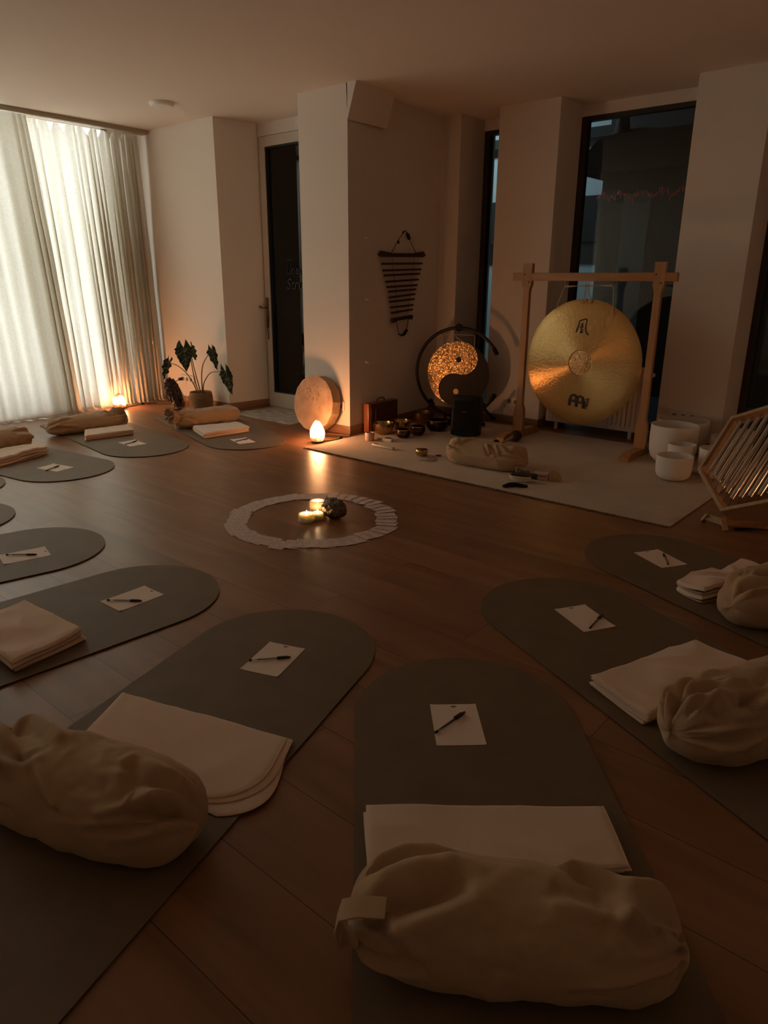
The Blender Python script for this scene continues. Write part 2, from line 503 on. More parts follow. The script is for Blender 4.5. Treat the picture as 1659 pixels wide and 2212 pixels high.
def text(name, body, size, m, parent, M, shear=0.0, extrude=.0006, align='LEFT'):
    cu = bpy.data.curves.new(name, 'FONT')
    cu.body = body; cu.size = size; cu.extrude = extrude; cu.shear = shear; cu.align_x = align
    tmp = bpy.data.objects.new('tmp', cu); C.objects.link(tmp)
    dg = bpy.context.evaluated_depsgraph_get(); dg.update()
    me = bpy.data.meshes.new_from_object(tmp.evaluated_get(dg))
    bpy.data.objects.remove(tmp)
    me.name = name
    me.materials.clear(); me.materials.append(m)
    o = bpy.data.objects.new(name, me); C.objects.link(o)
    o.parent = parent
    o.matrix_local = M
    return o
def basis(right, up, pos):
    r, u = Vector(right).normalized(), Vector(up).normalized()
    n = r.cross(u)
    return Matrix(((r.x, u.x, n.x, pos[0]), (r.y, u.y, n.y, pos[1]), (r.z, u.z, n.z, pos[2]), (0, 0, 0, 1)))
# lettering on the door pane, half hidden by the pillar
b = BM()
Z0, Y0 = 1.352, -.285
def stroke(b, y0, z0, y1, z1, w): tube(b, [(DX, Y0 - y0, Z0 + z0), (DX, Y0 - y1, Z0 + z1)], w, 6)
stroke(b, .028, .128, .098, .130, .006); stroke(b, .052, .128, .020, .004, .0065); stroke(b, .016, .004, .085, .004, .006)
obj('lettering', b, ink, d)
text('lettering', 'ner', .115, ink, d, basis((0, -1, 0), (0, 0, 1), (DX - .001, Y0 - .09, Z0)), .0, .001)
text('lettering', 'Stru', .145, ink, d, basis((0, -1, 0), (0, 0, 1), (DX - .001, Y0 - .005, Z0 - .145)), .25, .001)

# ------------------------------------------------------------------ curtains
def curtain(name, label, cat, Xt, Xb, fold, n, yb, seed, group=None):
    b = BM()
    Ht = 2.672
    def fn(u, t):
        ph, A = fold(u)
        z = Ht - (Ht + .06) * t
        xx = Xt(u) + (Xb(u) - Xt(u)) * (t ** .9)
        a = A * (.35 + .75 * min(1, t * 2.2)) * (1 + .35 * noise.noise((u * 9, t * 1.5, seed)))
        wob = .7 * noise.noise((u * 14, t * 2.2, seed + 4)) * t
        s = math.sin(ph + wob)
        y = yb - a * (s + .25 * math.sin(2 * (ph + wob) + 1)) - .03 * t * t + .012 * noise.noise((u * 30, t * 5, seed))
        x = xx + a * .40 * math.cos(ph + wob)
        if t < .03:   # gathered heading drooping between the hooks
            z -= (.068 * max(0, math.sin(u * 75 + .4 + 2 * noise.noise((u * 25, 1, seed)))) ** 1.5) * (1 - t / .03)
        foot = .05 * noise.noise((u * 7, 0, seed + 9)) + .012
        if z < foot:
            ex = foot - z
            y -= ex * (.7 + .6 * noise.noise((u * 5, 3, seed)))
            z = max(.006 + .5 * max(foot, 0) * math.exp(-ex * 30), .006)
        return (x, y, max(z, .006))
    grid(b, n, 90, fn)
    o = obj(name, b, curt_m, ang=180)
    return tag(o, label, cat, group)

def fold_r(u):
    # spread cloth on the left, bunched on the right
    if u < .5: return 2 * PI * 8 * u / .5 + 1.6 * math.sin(u * 23) + .8 * math.sin(u * 51), .018 + .016 * math.sin(u * 31) ** 2
    return 2 * PI * 8 + 2 * PI * 12 * (u - .5) / .5 + 1.1 * math.sin(u * 40) + .7 * math.sin(u * 93), .034 + .014 * math.sin(u * 57) ** 2
curtain('curtain', 'sheer cream linen curtain bunched against the side wall behind the small salt lamp', 'curtain',
        lambda u: 3.04 + (u / .5 * .76 if u < .5 else .76 + (u - .5) / .5 * .66),
        lambda u: 3.18 + (u / .5 * .72 if u < .5 else .72 + (u - .5) / .5 * .60), fold_r, 520, 7.13, 3.0, 'linen curtains')
def fold_l(u):
    if u < .975: return 2 * PI * 34 * u / .975 + 1.5 * math.sin(u * 30), .022
    return 2 * PI * 34 + 2 * PI * 2 * (u - .975) / .025, .036
curtain('curtain', 'brighter left cream curtain whose edge sweeps diagonally over its neighbour', 'curtain',
        lambda u: -1.1 + 4.40 * u, lambda u: -1.1 + 4.56 * u, fold_l, 900, 7.02, 11.0, 'linen curtains')
b = BM(); bx(b, -1.15, 4.54, 7.05, 7.15, 2.688, 2.73)
tag(obj('curtain_track', b, mat('curtain_track_beige', (.38, .31, .22), .6)), 'beige ceiling rail that carries both linen curtains', 'curtain rail')

# ceiling light
b = BM(); lathe(b, [(.105, 0), (.105, -.012), (.098, -.026), (.085, -.032), (.03, -.035)], 40)
tag(obj('smoke_detector', b, white_pl, loc=(3.97, 5.91, H)), 'flat round white detector on the ceiling near the curtain', 'smoke detector')

# ------------------------------------------------------------------ rugs
b = BM()
def rugf(u, v):
    x = 3.856 + 1.94 * u; y = 1.205 + 2.935 * v
    e = min(u, 1 - u, v, 1 - v)
    return (x, y, .0115 + .0022 * noise.noise((x * 2, y * 2, 1)) - (.0055 if e < .001 else 0))
grid(b, 60, 90, rugf)
bx(b, 3.86, 5.79, 1.21, 4.135, 0, .005)
rug = obj('rug', b, carpet_m)
tag(rug, 'large cream woven rug under the gongs and singing bowls', 'rug')
b = BM()
for k in range(190):
    y = 1.21 + 2.92 * k / 189
    tube(b, [(3.857, y, .008), (3.845 - .006 * random.random(), y + .006 * (random.random() - .5), .003)], .003, 5)
o = obj('fringe', b, mat('rug_binding', (.20, .13, .08), .9), rug); o['kind'] = 'stuff'

b = BM()
def rug2(u, v):
    x = 4.44 + .55 * u + .02 * noise.noise((v * 6, 2, 0)); y = 4.95 + .86 * v + .02 * noise.noise((u * 6, 0, 5))
    if x > 4.49 and y < 4.95: y = 4.95
    e = min(u, 1 - u, v, 1 - v)
    return (x, y, .009 + .006 * abs(noise.noise((x * 9, y * 7, 2))) - (.008 if e < .001 else 0))
grid(b, 40, 50, rug2)
tag(obj('door_rug', b, mat('grey_striped_weave', (.62, .56, .48), .95, col2=(.26, .22, .18), vscale=6, stretch=(14, 1.2, 1), bump=.5, bscale=90, spec=.1)), 'small rumpled grey patterned rug in front of the glazed door', 'rug')

# ------------------------------------------------------------------ yoga mats
MATS = [  # arc centre, direction of the round end, label
    ((1.627, 1.049), 42.4, 'olive yoga mat nearest the viewer in the middle, under the widest bolster'),
    ((1.513, 1.778), 17.3, 'olive yoga mat running to lower left under the blanket with curved stitched corners'),
    ((1.429, 2.597), 356.5, 'olive yoga mat on the left with a thick blanket cut by the picture edge'),
    ((1.377, 3.474), 348.7, 'olive yoga mat at the left edge holding only a sheet and clear pen'),
    ((1.275, 4.29), 327.0, 'rounded tip of a yoga mat, nearer of the two tips at the left picture edge'),
    ((1.515, 5.00), 300.0, 'sliver of yoga mat tip, farther of the two tips at the left picture edge'),
    ((2.250, 4.914), 278.0, 'grey yoga mat cut by the left edge with bolster and rolled-edge blanket near the curtain'),
    ((3.014, 5.106), 262.8, 'grey yoga mat in front of the small salt lamp by the curtain'),
    ((3.714, 4.700), 254.5, 'grey yoga mat beside the large salt lamp, carrying a drawstring bolster'),
    ((2.500, 1.149), 64.8, 'dark yoga mat on the right under the blanket folded in four sharp layers'),
    ((3.340, 1.084), 68.6, 'dark yoga mat farthest right, nearest the hexagonal chime'),
]
def mat_poly(r, Lb):
    pts = [(r * math.cos(R(-90 + 180 * k / 48)), r * math.sin(R(-90 + 180 * k / 48))) for k in range(49)]
    q = .03
    for cx_, cy_, a0 in ((-Lb + q, r - q, 90), (-Lb + q, -r + q, 180)):
        pts += [(cx_ + q * math.cos(R(a0 + 90 * k / 6)), cy_ + q * math.sin(R(a0 + 90 * k / 6))) for k in range(7)]
    return pts
mroot = None
for c, th, lab in MATS:
    loc = (c[0], c[1], 0)
    if mroot is None:
        mroot = thing('yoga_mat', lab, 'yoga mat', loc, R(th), 'yoga mats in a ring on the floor')
        b = BM(); prism(b, mat_poly(.340, 1.48), 0, .004); obj('backing', b, matblack, mroot)
        b = BM(); prism(b, mat_poly(.342, 1.482), .004, .0068); obj('top_layer', b, olive, mroot)
    else:
        dup(mroot, loc, R(th), lab)
MZ = .0068

# ------------------------------------------------------------------ paper and pens
PAPERS = [
    ((1.563, 1.033), 42.3, 'white sheet with a small emblem on the nearest middle mat'),
    ((1.456, 1.753), 20.0, 'white sheet with a pen across its left edge, left of the middle mat'),
    ((1.401, 2.587), 1.7, 'white sheet with a faint emblem on the left mat with the thick blanket'),
    ((1.321, 3.423), 346.2, 'white sheet under a shiny clear pen at the left picture edge'),
    ((2.221, 4.980), 283.7, 'white sheet on the grey mat cut by the left edge near the curtain'),
    ((3.021, 5.300), 265.9, 'white sheet on the mat in front of the small salt lamp'),
    ((3.685, 4.699), 253.7, 'white sheet with a blue pen on the mat beside the large salt lamp'),
    ((2.493, 1.061), 59.6, 'white sheet on the dark right mat with the four-layer blanket'),
    ((3.341, 1.070), 59.3, 'white sheet on the farthest right mat near the hexagonal chime'),
]
proot = None
for c, th, lab in PAPERS:
    loc = (c[0], c[1], MZ)
    if proot is None:
        proot = thing('paper_sheet', lab, 'paper', loc, R(th), 'sheets of paper on the mats')
        b = BM()
        def pf(u, v):
            e = (abs(u - .5) * 2) ** 6 * (abs(v - .5) * 2) ** 6
            return ((u - .5) * .21, (v - .5) * .1465, .0009 + .003 * e * (1 if u < .5 else .5))
        grid(b, 20, 16, pf); grid(b, 1, 1, lambda u, v: ((u - .5) * .208, (v - .5) * .145, .0002))
        obj('sheet', b, paper_m, proot)
        b = BM()
        prism(b, [(.092 - .006 * math.cos(t * PI / 6), .0022 * math.sin(t * PI / 6)) for t in range(12)], .0011, .0013)
        for s in (-1, 1):
            prism(b, [(.094, s * .001), (.0955, s * .008), (.0925, s * .011), (.0905, s * .004)], .0011, .0013)
            prism(b, [(.090, s * .001), (.087, s * .005), (.088, s * .006), (.0905, s * .002)], .0011, .0013)
        obj('emblem', b, faintink, proot)
    else:
        dup(proot, loc, R(th), lab)

PENS = [
    ((1.478, 1.052), (1.625, 1.046), 'black capped pen lying diagonally on the nearest middle sheet'),
    ((1.386, 1.802), (1.497, 1.709), 'black capped pen reaching over the left edge of its sheet'),
    ((1.315, 2.639), (1.406, 2.524), 'black capped pen on the sheet of the left mat with the thick blanket'),
    ((1.259, 3.485), (1.359, 3.376), 'clear barrelled pen with a bright glint at the left picture edge'),
    ((2.132, 4.929), (2.266, 5.001), 'black capped pen on the sheet of the grey mat cut by the left edge'),
    ((2.946, 5.280), (3.076, 5.330), 'black capped pen on the sheet in front of the small salt lamp'),
    ((3.612, 4.705), (3.753, 4.717), 'blue capped pen on the sheet beside the large salt lamp'),
    ((2.414, 1.000), (2.558, 1.012), 'black capped pen across the right edge of the sheet before the four-layer blanket'),
    ((3.278, 1.008), (3.405, 1.075), 'short looking black pen on the farthest right sheet'),
]
penroot = {}
for a, c, lab in PENS:
    th = math.atan2(c[1] - a[1], c[0] - a[0])
    kind = 'blue' if lab.startswith('blue') else 'black'
    loc = (a[0], a[1], MZ + .0062)
    if kind not in penroot:
        pm = penblue if kind == 'blue' else penblack
        r = thing('pen', lab, 'pen', loc, th, 'capped ballpoint pens')
        b = BM(); tube(b, [(.006, 0, 0), (.105, 0, 0)], .0042, 6); obj('barrel', b, penclear, r)
        b = BM(); tube(b, [(.028, 0, 0), (.108, 0, 0)], .0018, 6); obj('ink_refill', b, pm, r)
        b = BM(); tube(b, [(0, 0, 0), (.010, 0, 0)], .0044, 8); obj('end_plug', b, pm, r)
        b = BM(); tube(b, [(.098, 0, 0), (.104, 0, 0), (.135, 0, 0), (.146, 0, 0)], [.0052, .0056, .0048, .0030], 10)
        box(b, (.116, .0065, .001), (.036, .003, .004), 0, .0008); obj('cap', b, pm, r)
        penroot[kind] = r
    else:
        dup(penroot[kind], loc, th, lab)

# ------------------------------------------------------------------ bolsters
def bolster(label, c, ax, L, ry, rz, seed, folds=(), nrand=16, group='cotton bolsters', z0=MZ, p=3.6, ampk=1.0):
    rnd = random.Random(seed)
    F = [(u0 * L, v0, u1 * L, v1, w, a) for (u0, v0, u1, v1, w, a) in folds]
    for _ in range(nrand):
        e = rnd.choice((0, 1))
        v0 = rnd.uniform(20, 200); u0 = rnd.uniform(.02, .10); u1 = u0 + rnd.uniform(.12, .36)
        v1 = v0 + rnd.uniform(-35, 35)
        if e: u0, u1 = 1 - u0, 1 - u1
        F.append((u0 * L, v0, u1 * L, v1, rnd.uniform(.010, .026), rnd.choice((1, 1, -1)) * rnd.uniform(.006, .016) * ampk))
    rm = (ry + rz) / 2
    def fn(i, j):
        t = -math.cos(PI * i) * .5 + .5
        t = .35 * t + .65 * i
        s = 2 * t - 1
        e = max(0.0, 1 - abs(s) ** p) ** (1 / 2.4)
        e = max(e, .02)
        v = 360 * j
        cv, sv = math.cos(R(v)), math.sin(R(v))
        q = 2.0 / 2.25
        y = math.copysign(abs(cv) ** q, cv) * ry * e
        z = math.copysign(abs(sv) ** q, sv) * rz * e
        d = 0.0
        X = t * L
        for (u0, v0, u1, v1, w, a) in F:
            px, py = X, R(v) * rm
            ax_, ay_, bx_, by_ = u0, R(v0) * rm, u1, R(v1) * rm
            for shift in (0, 2 * PI * rm, -2 * PI * rm):
                dx, dy = bx_ - ax_, by_ - ay_
                ll = dx * dx + dy * dy + 1e-9
                k = max(0, min(1, ((px - ax_) * dx + (py + shift - ay_) * dy) / ll))
                dist2 = (px - ax_ - k * dx) ** 2 + (py + shift - ay_ - k * dy) ** 2
                if dist2 < 16 * w * w:
                    sd = math.copysign(math.sqrt(dist2), (px - ax_) * dy - (py + shift - ay_) * dx)
                    d += 1.15 * a * (math.exp(-(sd / w) ** 2) - .75 * math.exp(-((sd - 1.5 * w) / (.9 * w)) ** 2)) * (1 - .7 * k * k) * min(1, 8 * (1 - k) + .1)
        d += .008 * noise.noise((X * 5 + seed, cv * .9, sv * .9)) + .005 * noise.noise((X * 16 + seed, cv * 2.2, sv * 2.2)) + .0022 * noise.noise((X * 40, cv * 6, sv * 6 + seed))
        d *= min(1, e * 1.6)
        y += cv * d; z += sv * d
        zc = rz * .80
        zz = z + zc
        if zz < .012: zz = .012 * math.exp((zz - .012) / .05) if zz > -.2 else 0
        zz = max(zz - .004, .0)
        return (t * L - L / 2 + .01 * noise.noise((t * 3, cv, sv + seed)), y + .008 * math.sin(3 * t + seed), zz)
    rootb = thing('bolster', label, 'bolster', (c[0], c[1], z0), ax, group)
    b = BM()
    grid(b, 190, 150, fn, wrapv=True)
    bmesh.ops.holes_fill(b, edges=[e for e in b.edges if e.is_boundary], sides=200)
    obj('cover', b, cotton, rootb, ang=180)
    return rootb

def strap(root, pts, w, m=cotton, name='strap'):
    b = BM()
    pts = [Vector(p) for p in pts]
    rows = []
    n = len(pts)
    for k, p in enumerate(pts):
        t = (pts[min(k + 1, n - 1)] - pts[max(k - 1, 0)]).normalized()
        s_ = Vector((0, 1, 0)); u_ = t.cross(s_).normalized() * .002
        rows.append([b.verts.new(p + s_ * (w / 2 * a) + u_ * c) for a, c in ((-1, -1), (1, -1), (1, 1), (-1, 1))])
    for a, c in zip(rows, rows[1:]):
        for q in range(4): b.faces.new((a[q], a[(q + 1) % 4], c[(q + 1) % 4], c[q]))
    b.faces.new(rows[0][::-1]); b.faces.new(rows[-1])
    obj(name, b, m, root, ang=60)

def mouth(root, x, z, r0, dirx, seed):
    # gathered drawstring end
    b = BM()
    def fn(i, j):
        a = 2 * PI * j
        pl = .20 * math.sin(11 * a + seed) + .1 * math.sin(5 * a)
        r = r0 * (.55 + .75 * i ** .7) * (1 + pl * (.4 + .6 * i))
        return (x + dirx * (.085 * i - .02 + .012 * math.sin(7 * a)), r * math.cos(a), z + r * .8 * math.sin(a) + .03 * i)
    grid(b, 14, 90, fn, wrapv=True)
    obj('drawstring_mouth', b, cotton, root, ang=180)
    b = BM()
    for s in (-1, 1):
        tube(b, [(x + dirx * .02, s * .02, z + r0 * .4), (x + dirx * .05, s * .055, z), (x + dirx * .055, s * .06, z - .05), (x + dirx * .05, s * .065, z - .085)], .004, 6)
    obj('cord', b, cream, root)

def axang(dx, dy): return math.atan2(dy, dx)
B1 = bolster('widest bolster, front middle, buff cotton with a deep dent and a cloth strap', (.992, .502), axang(.588, -.809), .645, .132, .096, 1,
        folds=[(.15, 135, .42, 100, .026, .022), (.15, 112, .36, 85, .035, -.026), (.97, 60, .78, 100, .030, .030), (.78, 100, .60, 85, .022, -.022), (.70, 70, .86, 95, .018, -.018),
               (.86, 110, .62, 95, .016, .014), (.20, 160, .10, 120, .02, .014), (.97, 120, .93, 190, .012, -.014)], nrand=8)
strap(B1, [(-.25, -.05, .150), (-.30, -.05, .150), (-.335, -.05, .138), (-.345, -.05, .10), (-.335, -.05, .07), (-.300, -.05, .075)], .05)
B2 = bolster('slumped buff bolster at lower left with twisted folds at its end', (.630, 1.500), axang(.36, -.93), .66, .135, .115, 2,
        folds=[(.05, 80, .30, 120, .022, .028), (.05, 110, .36, 135, .018, .022), (.12, 60, .40, 100, .020, -.022), (.98, 100, .80, 130, .022, .030), (.90, 120, .70, 150, .014, .018), (.88, 140, .66, 165, .012, .014),
               (.55, 150, .35, 105, .014, .014), (.80, 110, .72, 75, .02, -.014)], nrand=12)
strap(B2, [(-.24, .0, .185), (-.30, -.01, .20), (-.34, -.01, .175), (-.345, -.005, .11)], .06)
bolster('rounded tip of a buff bolster at the left picture edge behind a thick blanket', (.615, 2.57), axang(.06, -1), .66, .11, .10, 3)
bolster('buff bolster end cut by the left edge, on the mat near the curtain', (2.10, 5.76), axang(.99, .13), .66, .115, .10, 5, nrand=22)
bolster('long brown-beige bolster with a bunched right end, in front of the small salt lamp', (3.045, 6.055), axang(.998, -.06), .74, .105, .085, 6,
        folds=[(.99, 90, .80, 110, .03, .03), (.82, 60, .74, 110, .02, -.016), (.05, 130, .3, 110, .015, .012)], nrand=18)
B8 = bolster('pink-lit bolster with a gathered drawstring mouth beside the potted plant', (3.935, 5.515), axang(.998, -.06), .68, .105, .090, 8, nrand=14)
mouth(B8, -.325, .095, .062, -1, 2)
bolster('heavily wrinkled buff bolster on the dark right mat with the four-layer blanket', (2.125, .335), axang(.905, -.426), .70, .14, .120, 9,
        folds=[(.02, 60, .22, 95, .018, .020), (.04, 90, .24, 110, .015, .018), (.30, 130, .62, 95, .022, .022), (.24, 120, .42, 118, .014, -.016), (.10, 110, .16, 150, .02, -.016)], nrand=18)
bolster('smooth ended buff bolster at the right picture edge on the farthest right mat', (3.110, .475), axang(.931, -.365), .70, .14, .118, 10,
        folds=[(.18, 70, .48, 130, .010, .016), (.20, 90, .45, 135, .012, -.014), (.24, 60, .5, 110, .012, .012)], nrand=10)
bolster('crumpled pale bolster lying on the cream rug between the bowls and the gong', (4.315, 2.70), axang(.10, -1.0), .62, .135, .100, 12,
        folds=[(.0, 90, .22, 120, .03, .03), (.24, 80, .14, 160, .016, -.026), (.62, 150, .52, 100, .012, .018), (.74, 150, .62, 100, .012, .018), (.99, 80, .80, 110, .035, .034), (.84, 120, .70, 90, .02, -.02)],
        nrand=12, z0=.0125)

# ------------------------------------------------------------------ blankets
def blanket(label, quad, layers, th, seed, z0=MZ, k=.10, edge=True, wav=.006, cut=0.0, grow=0.0, group='folded cream blankets'):
    rnd = random.Random(seed)
    q = [Vector((x, y, 0)) for x, y in quad]   # far-left, far-right, near-right, near-left
    cen = sum(q, Vector()) / 4
    root = thing('blanket', label, 'blanket', (cen.x, cen.y, z0), 0, group)
    q = [p - cen for p in q]
    b = BM()
    zb = 0.0
    outl = []
    for l in range(layers):
        of = [Vector((rnd.uniform(-.010, .010), rnd.uniform(-.010, .010), 0)) * (0 if l == layers - 1 else 1) for _ in range(4)]
        def XY(u, v):
            a, c = 2 * u - 1, 2 * v - 1
            a, c = a * math.sqrt(1 - k * c * c / 2), c * math.sqrt(1 - k * a * a / 2)
            uu, vv = (a + 1) / 2, (c + 1) / 2
            if cut: uu *= 1 + grow * (layers - 1 - l) * (.4 + .6 * vv) - cut * max(0, (vv - .30) / .70) ** 3
            if grow: vv *= 1 + grow * .8 * (layers - 1 - l) * uu * uu
            t = (q[0] + of[0]).lerp(q[1] + of[1], uu); s = (q[3] + of[3]).lerp(q[2] + of[2], uu)
            return t.lerp(s, vv)
        def zt(p, u, v):
            n = noise.noise((p.x * 5 + seed, p.y * 5, l * .2)) * wav + (.5 - abs(noise.noise((p.x * 9 + seed, p.y * 6, 3)))) * wav * .9
            return n * (l + 1) / layers
        def rd(u, v):
            e = max(abs(2 * u - 1), abs(2 * v - 1))
            return math.sqrt(max(0.0, 1 - max(0.0, (e - .93) / .07) ** 2))
        def top(u, v):
            p = XY(u, v)
            return (p.x, p.y, max(.001, zb + th * (.5 + .5 * rd(u, v)) + zt(p, u, v)))
        def bot(u, v):
            p = XY(u, v)
            return (p.x, p.y, max(.0, zb + th * (.5 - .5 * rd(u, v)) + zt(p, u, v) * l / (l + 1)))
        grid(b, 80, 56, top); grid(b, 80, 56, bot)
        if l == layers - 1:
            outl = [Vector(top(i / 40, 1)) for i in range(41)] + [Vector(top(1, 1 - i / 30)) for i in range(1, 31)]
        zb += th
    bmesh.ops.remove_doubles(b, verts=list(b.verts), dist=.0006)
    obj('cloth', b, cream, root, ang=70)
    if edge:
        b = BM(); tube(b, outl, .0022, 6); obj('stitched_edge', b, seam, root)
    return root

blanket('flat cream blanket behind the widest bolster, front middle', [(1.098, .990), (1.487, .532), (1.345, .405), (.935, .840)], 3, .009, 21, k=.02)
blanket('cream blanket with rounded overlocked corners, lower left beside the slumped bolster', [(.975, 1.935), (1.165, 1.355), (.880, 1.195), (.735, 1.790)], 3, .006, 22, k=.05, wav=.007, cut=.24, grow=.05)
blanket('thick cream blanket cut by the left edge, beside the rounded bolster tip', [(1.055, 2.80), (1.085, 2.385), (.805, 2.335), (.80, 2.78)], 3, .016, 23, k=.08, wav=.012)
blanket('narrow rolled cream blanket at the left edge in front of the bolster near the curtain', [(1.94, 5.60), (2.40, 5.585), (2.385, 5.425), (1.95, 5.28)], 3, .020, 26, k=.06, wav=.016)
blanket('grey-white folded blanket before the long bolster of the small salt lamp', [(2.93, 5.905), (3.325, 5.89), (3.225, 5.60), (2.80, 5.66)], 3, .014, 27, k=.04, wav=.008)
blanket('bright white folded blanket before the drawstring bolster', [(3.655, 5.365), (4.055, 5.25), (3.975, 4.955), (3.515, 5.005)], 3, .015, 28, k=.05, wav=.006)
blanket('cream blanket folded in four sharp layers on the dark right mat', [(2.03, .825), (2.52, .640), (2.45, .415), (1.925, .590)], 4, .011, 29, k=.015, wav=.012)
blanket('soft mounded cream blanket with a pointed corner on the farthest right mat', [(2.985, .885), (3.42, .725), (3.36, .560), (2.925, .745)], 2, .028, 30, k=.22, wav=.030)

# ------------------------------------------------------------------ card ring, candles, stone
CX, CY = 2.664, 2.802
card_m = mat('printed_card', (.80, .65, .60), .6, col2=(.50, .39, .36), vscale=60)
cards = 46
croot = None
for k in range(cards):
    a = 2 * PI * k / cards + random.uniform(-.02, .02)
    rr = .430 + random.uniform(-.014, .014) + (.02 if k % 11 == 4 else 0)
    x, y = CX + rr * math.cos(a), CY + rr * math.sin(a)
    rz = a + random.uniform(-.10, .10)
    if croot is None:
        b = BM(); box(b, (0, 0, 0), (.118, .078, .0008)); 
        croot = obj('card', b, card_m); tag(croot, 'pale patterned card overlapping its neighbours in the ring round the candles', 'card', 'cards laid in a ring')
        o = croot
    else:
        o = croot.copy(); C.objects.link(o)
    o.location = (x, y, .0028)
    o.rotation_euler = (R(-2.9), 0, rz)

selenite = mat('white_selenite', (.86, .70, .60), .5, spec=.4)
_b = selenite.node_tree.nodes['Principled BSDF']
_b.inputs['Subsurface Weight'].default_value = .9; _b.inputs['Subsurface Radius'].default_value = (.05, .03, .02); _b.inputs['Subsurface Scale'].default_value = 1.0
wax = mat('candle_wax', (.88, .74, .6), .4)
flame_m = emis('flame', (1.0, .62, .28), FLAME)
tin = mat('tealight_tin', (.7, .66, .6), .25, metal=1)
def candle(label, x, y, r, h, deep, seed):
    root = thing('candle', label, 'candle', (x, y, 0), 0, 'tealights inside the ring of cards')
    b = BM()
    def kk(t): return 1 + .02 * noise.noise((math.cos(t) * 2 + seed, math.sin(t) * 2, seed))
    prof = [(r * .93, 0), (r, .006), (r, h - .008), (r * .95, h), (r * .70, h), (r * .66, h - .004), (r * .64, h - deep), (.002, h - deep)]
    lathe(b, prof, 40)
    obj('holder', b, selenite, root)
    b = BM(); lathe(b, [(.0185, h - deep + .0005), (.019, h - deep + .011), (.0175, h - deep + .011), (.0165, h - deep + .008), (.001, h - deep + .0075)], 24)
    w_ = obj('tealight', b, tin, root)
    zf = h - deep + .010
    b = BM(); lathe(b, [(.0006, zf), (.0042, zf + .006), (.0048, zf + .010), (.0030, zf + .018), (.0004, zf + .026)], 12)
    obj('flame', b, flame_m, root)
candle('low white tealight holder, left of the pair inside the card ring', 2.606, 2.790, .046, .046, .018, 1)
candle('smaller glowing tealight holder touching the left one inside the card ring', 2.668, 2.766, .034, .042, .016, 2)
candle('tallest pink tealight holder behind the other two inside the card ring', 2.748, 2.845, .048, .078, .040, 3)
b = BM()
def rockf(d):
    return 1 + .22 * noise.noise((d.x * 1.6 + 3, d.y * 1.6, d.z * 1.6)) + .10 * abs(noise.noise((d.x * 4, d.y * 4 + 9, d.z * 4))) - .06 * abs(noise.noise((d.x * 9, d.y * 9, d.z * 9)))
blob(b, (0, 0, .054), (.058, .072, .056), rockf, 5)
for v in b.verts: v.co.z = max(v.co.z, 0)
rk = mat('glittering_stone', (.22, .15, .10), .32, metal=.35, var=.4, vscale=25, bump=1.0, bscale=55, bdist=.012)
tag(obj('crystal_stone', b, rk, loc=(2.755, 2.72, 0), rot=(0, 0, .5), ang=25), 'rough brown stone with a sparkling face beside the candles', 'stone')

# ------------------------------------------------------------------ salt lamps
foot_m = mat('dark_wood_foot', (.10, .045, .02), .5)
def salt_lamp(label, x, y, r, h, seed, mm, tip):
    root = thing('salt_lamp', label, 'salt lamp', (x, y, 0), 0, 'lit salt crystal lamps')
    b = BM(); lathe(b, [(r * .72, 0), (r * .80, .004), (r * .80, .014), (r * .70, .018)], 32); obj('base', b, foot_m, root)
    b = BM()
    hh = h - .016
    def fn(i, j):
        a = 2 * PI * j
        for (i0, r0), (i1, r1) in zip(tip, tip[1:]):
            if i0 <= i <= i1: prof = r0 + (r1 - r0) * (i - i0) / (i1 - i0)
        rr = r * prof * (1 + .10 * noise.noise((math.cos(a) * 1.5 + seed, math.sin(a) * 1.5, i * 2.5)) + .04 * noise.noise((math.cos(a) * 5, math.sin(a) * 5 + seed, i * 8)))
        return (max(rr, .001) * math.cos(a), max(rr, .001) * math.sin(a), .016 + hh * i)
    grid(b, 24, 22, fn, wrapv=True)
    bmesh.ops.holes_fill(b, edges=[e for e in b.edges if e.is_boundary], sides=100)
    obj('crystal', b, mm, root, ang=18)
    return root
L1 = salt_lamp('small lit salt lamp on the floor in front of the curtain', 3.85, 6.93, .066, .165, 4, salt_mat('salt_glow_orange', .14, .36, .54, .84, 16, 2.0), [(0, .84), (.12, .96), (.35, 1), (.55, .90), (.75, .66), (.90, .42), (1, .05)])
L2 = salt_lamp('large lit salt lamp standing before the frame drum', 4.085, 4.215, .062, .195, 9, salt_mat('salt_glow_yellow', .02, .34, .90, 1.0, 12, .95), [(0, .78), (.12, .96), (.32, 1), (.50, .92), (.68, .72), (.84, .44), (.95, .18), (1, .02)])
L3 = salt_lamp('amber salt lamp on the floor at the far right of the room', 4.25, -.05, .062, .18, 6, salt_mat('salt_glow_amber', .10, .34, .80, 1.0, 12, .5), [(0, .78), (.12, .96), (.32, 1), (.50, .92), (.68, .72), (.84, .44), (1, .05)])
def cable(root, pts, sw=None, r=.0035):
    b = BM(); tube(b, pts, r, 6)
    if sw: box(b, sw, (.055, .024, .022), .3, .004)
    obj('power_cable', b, cable_m, root)
cable(L1, [(.05, -.02, .006), (.12, .01, .004), (.19, .02, .004), (.27, .04, .006), (.34, .04, .004), (.42, -.03, .004), (.45, .03, .004), (.36, .05, .008), (.33, .01, .004), (.44, -.07, .004), (.52, -.16, .004)], (.285, .04, .012))
cable(L2, [(.05, -.02, .006), (.12, -.05, .004), (.20, -.06, .004), (.25, -.02, .014), (.24, .04, .006), (.20, .10, .006), (.23, .16, .006)], (.225, -.045, .012))

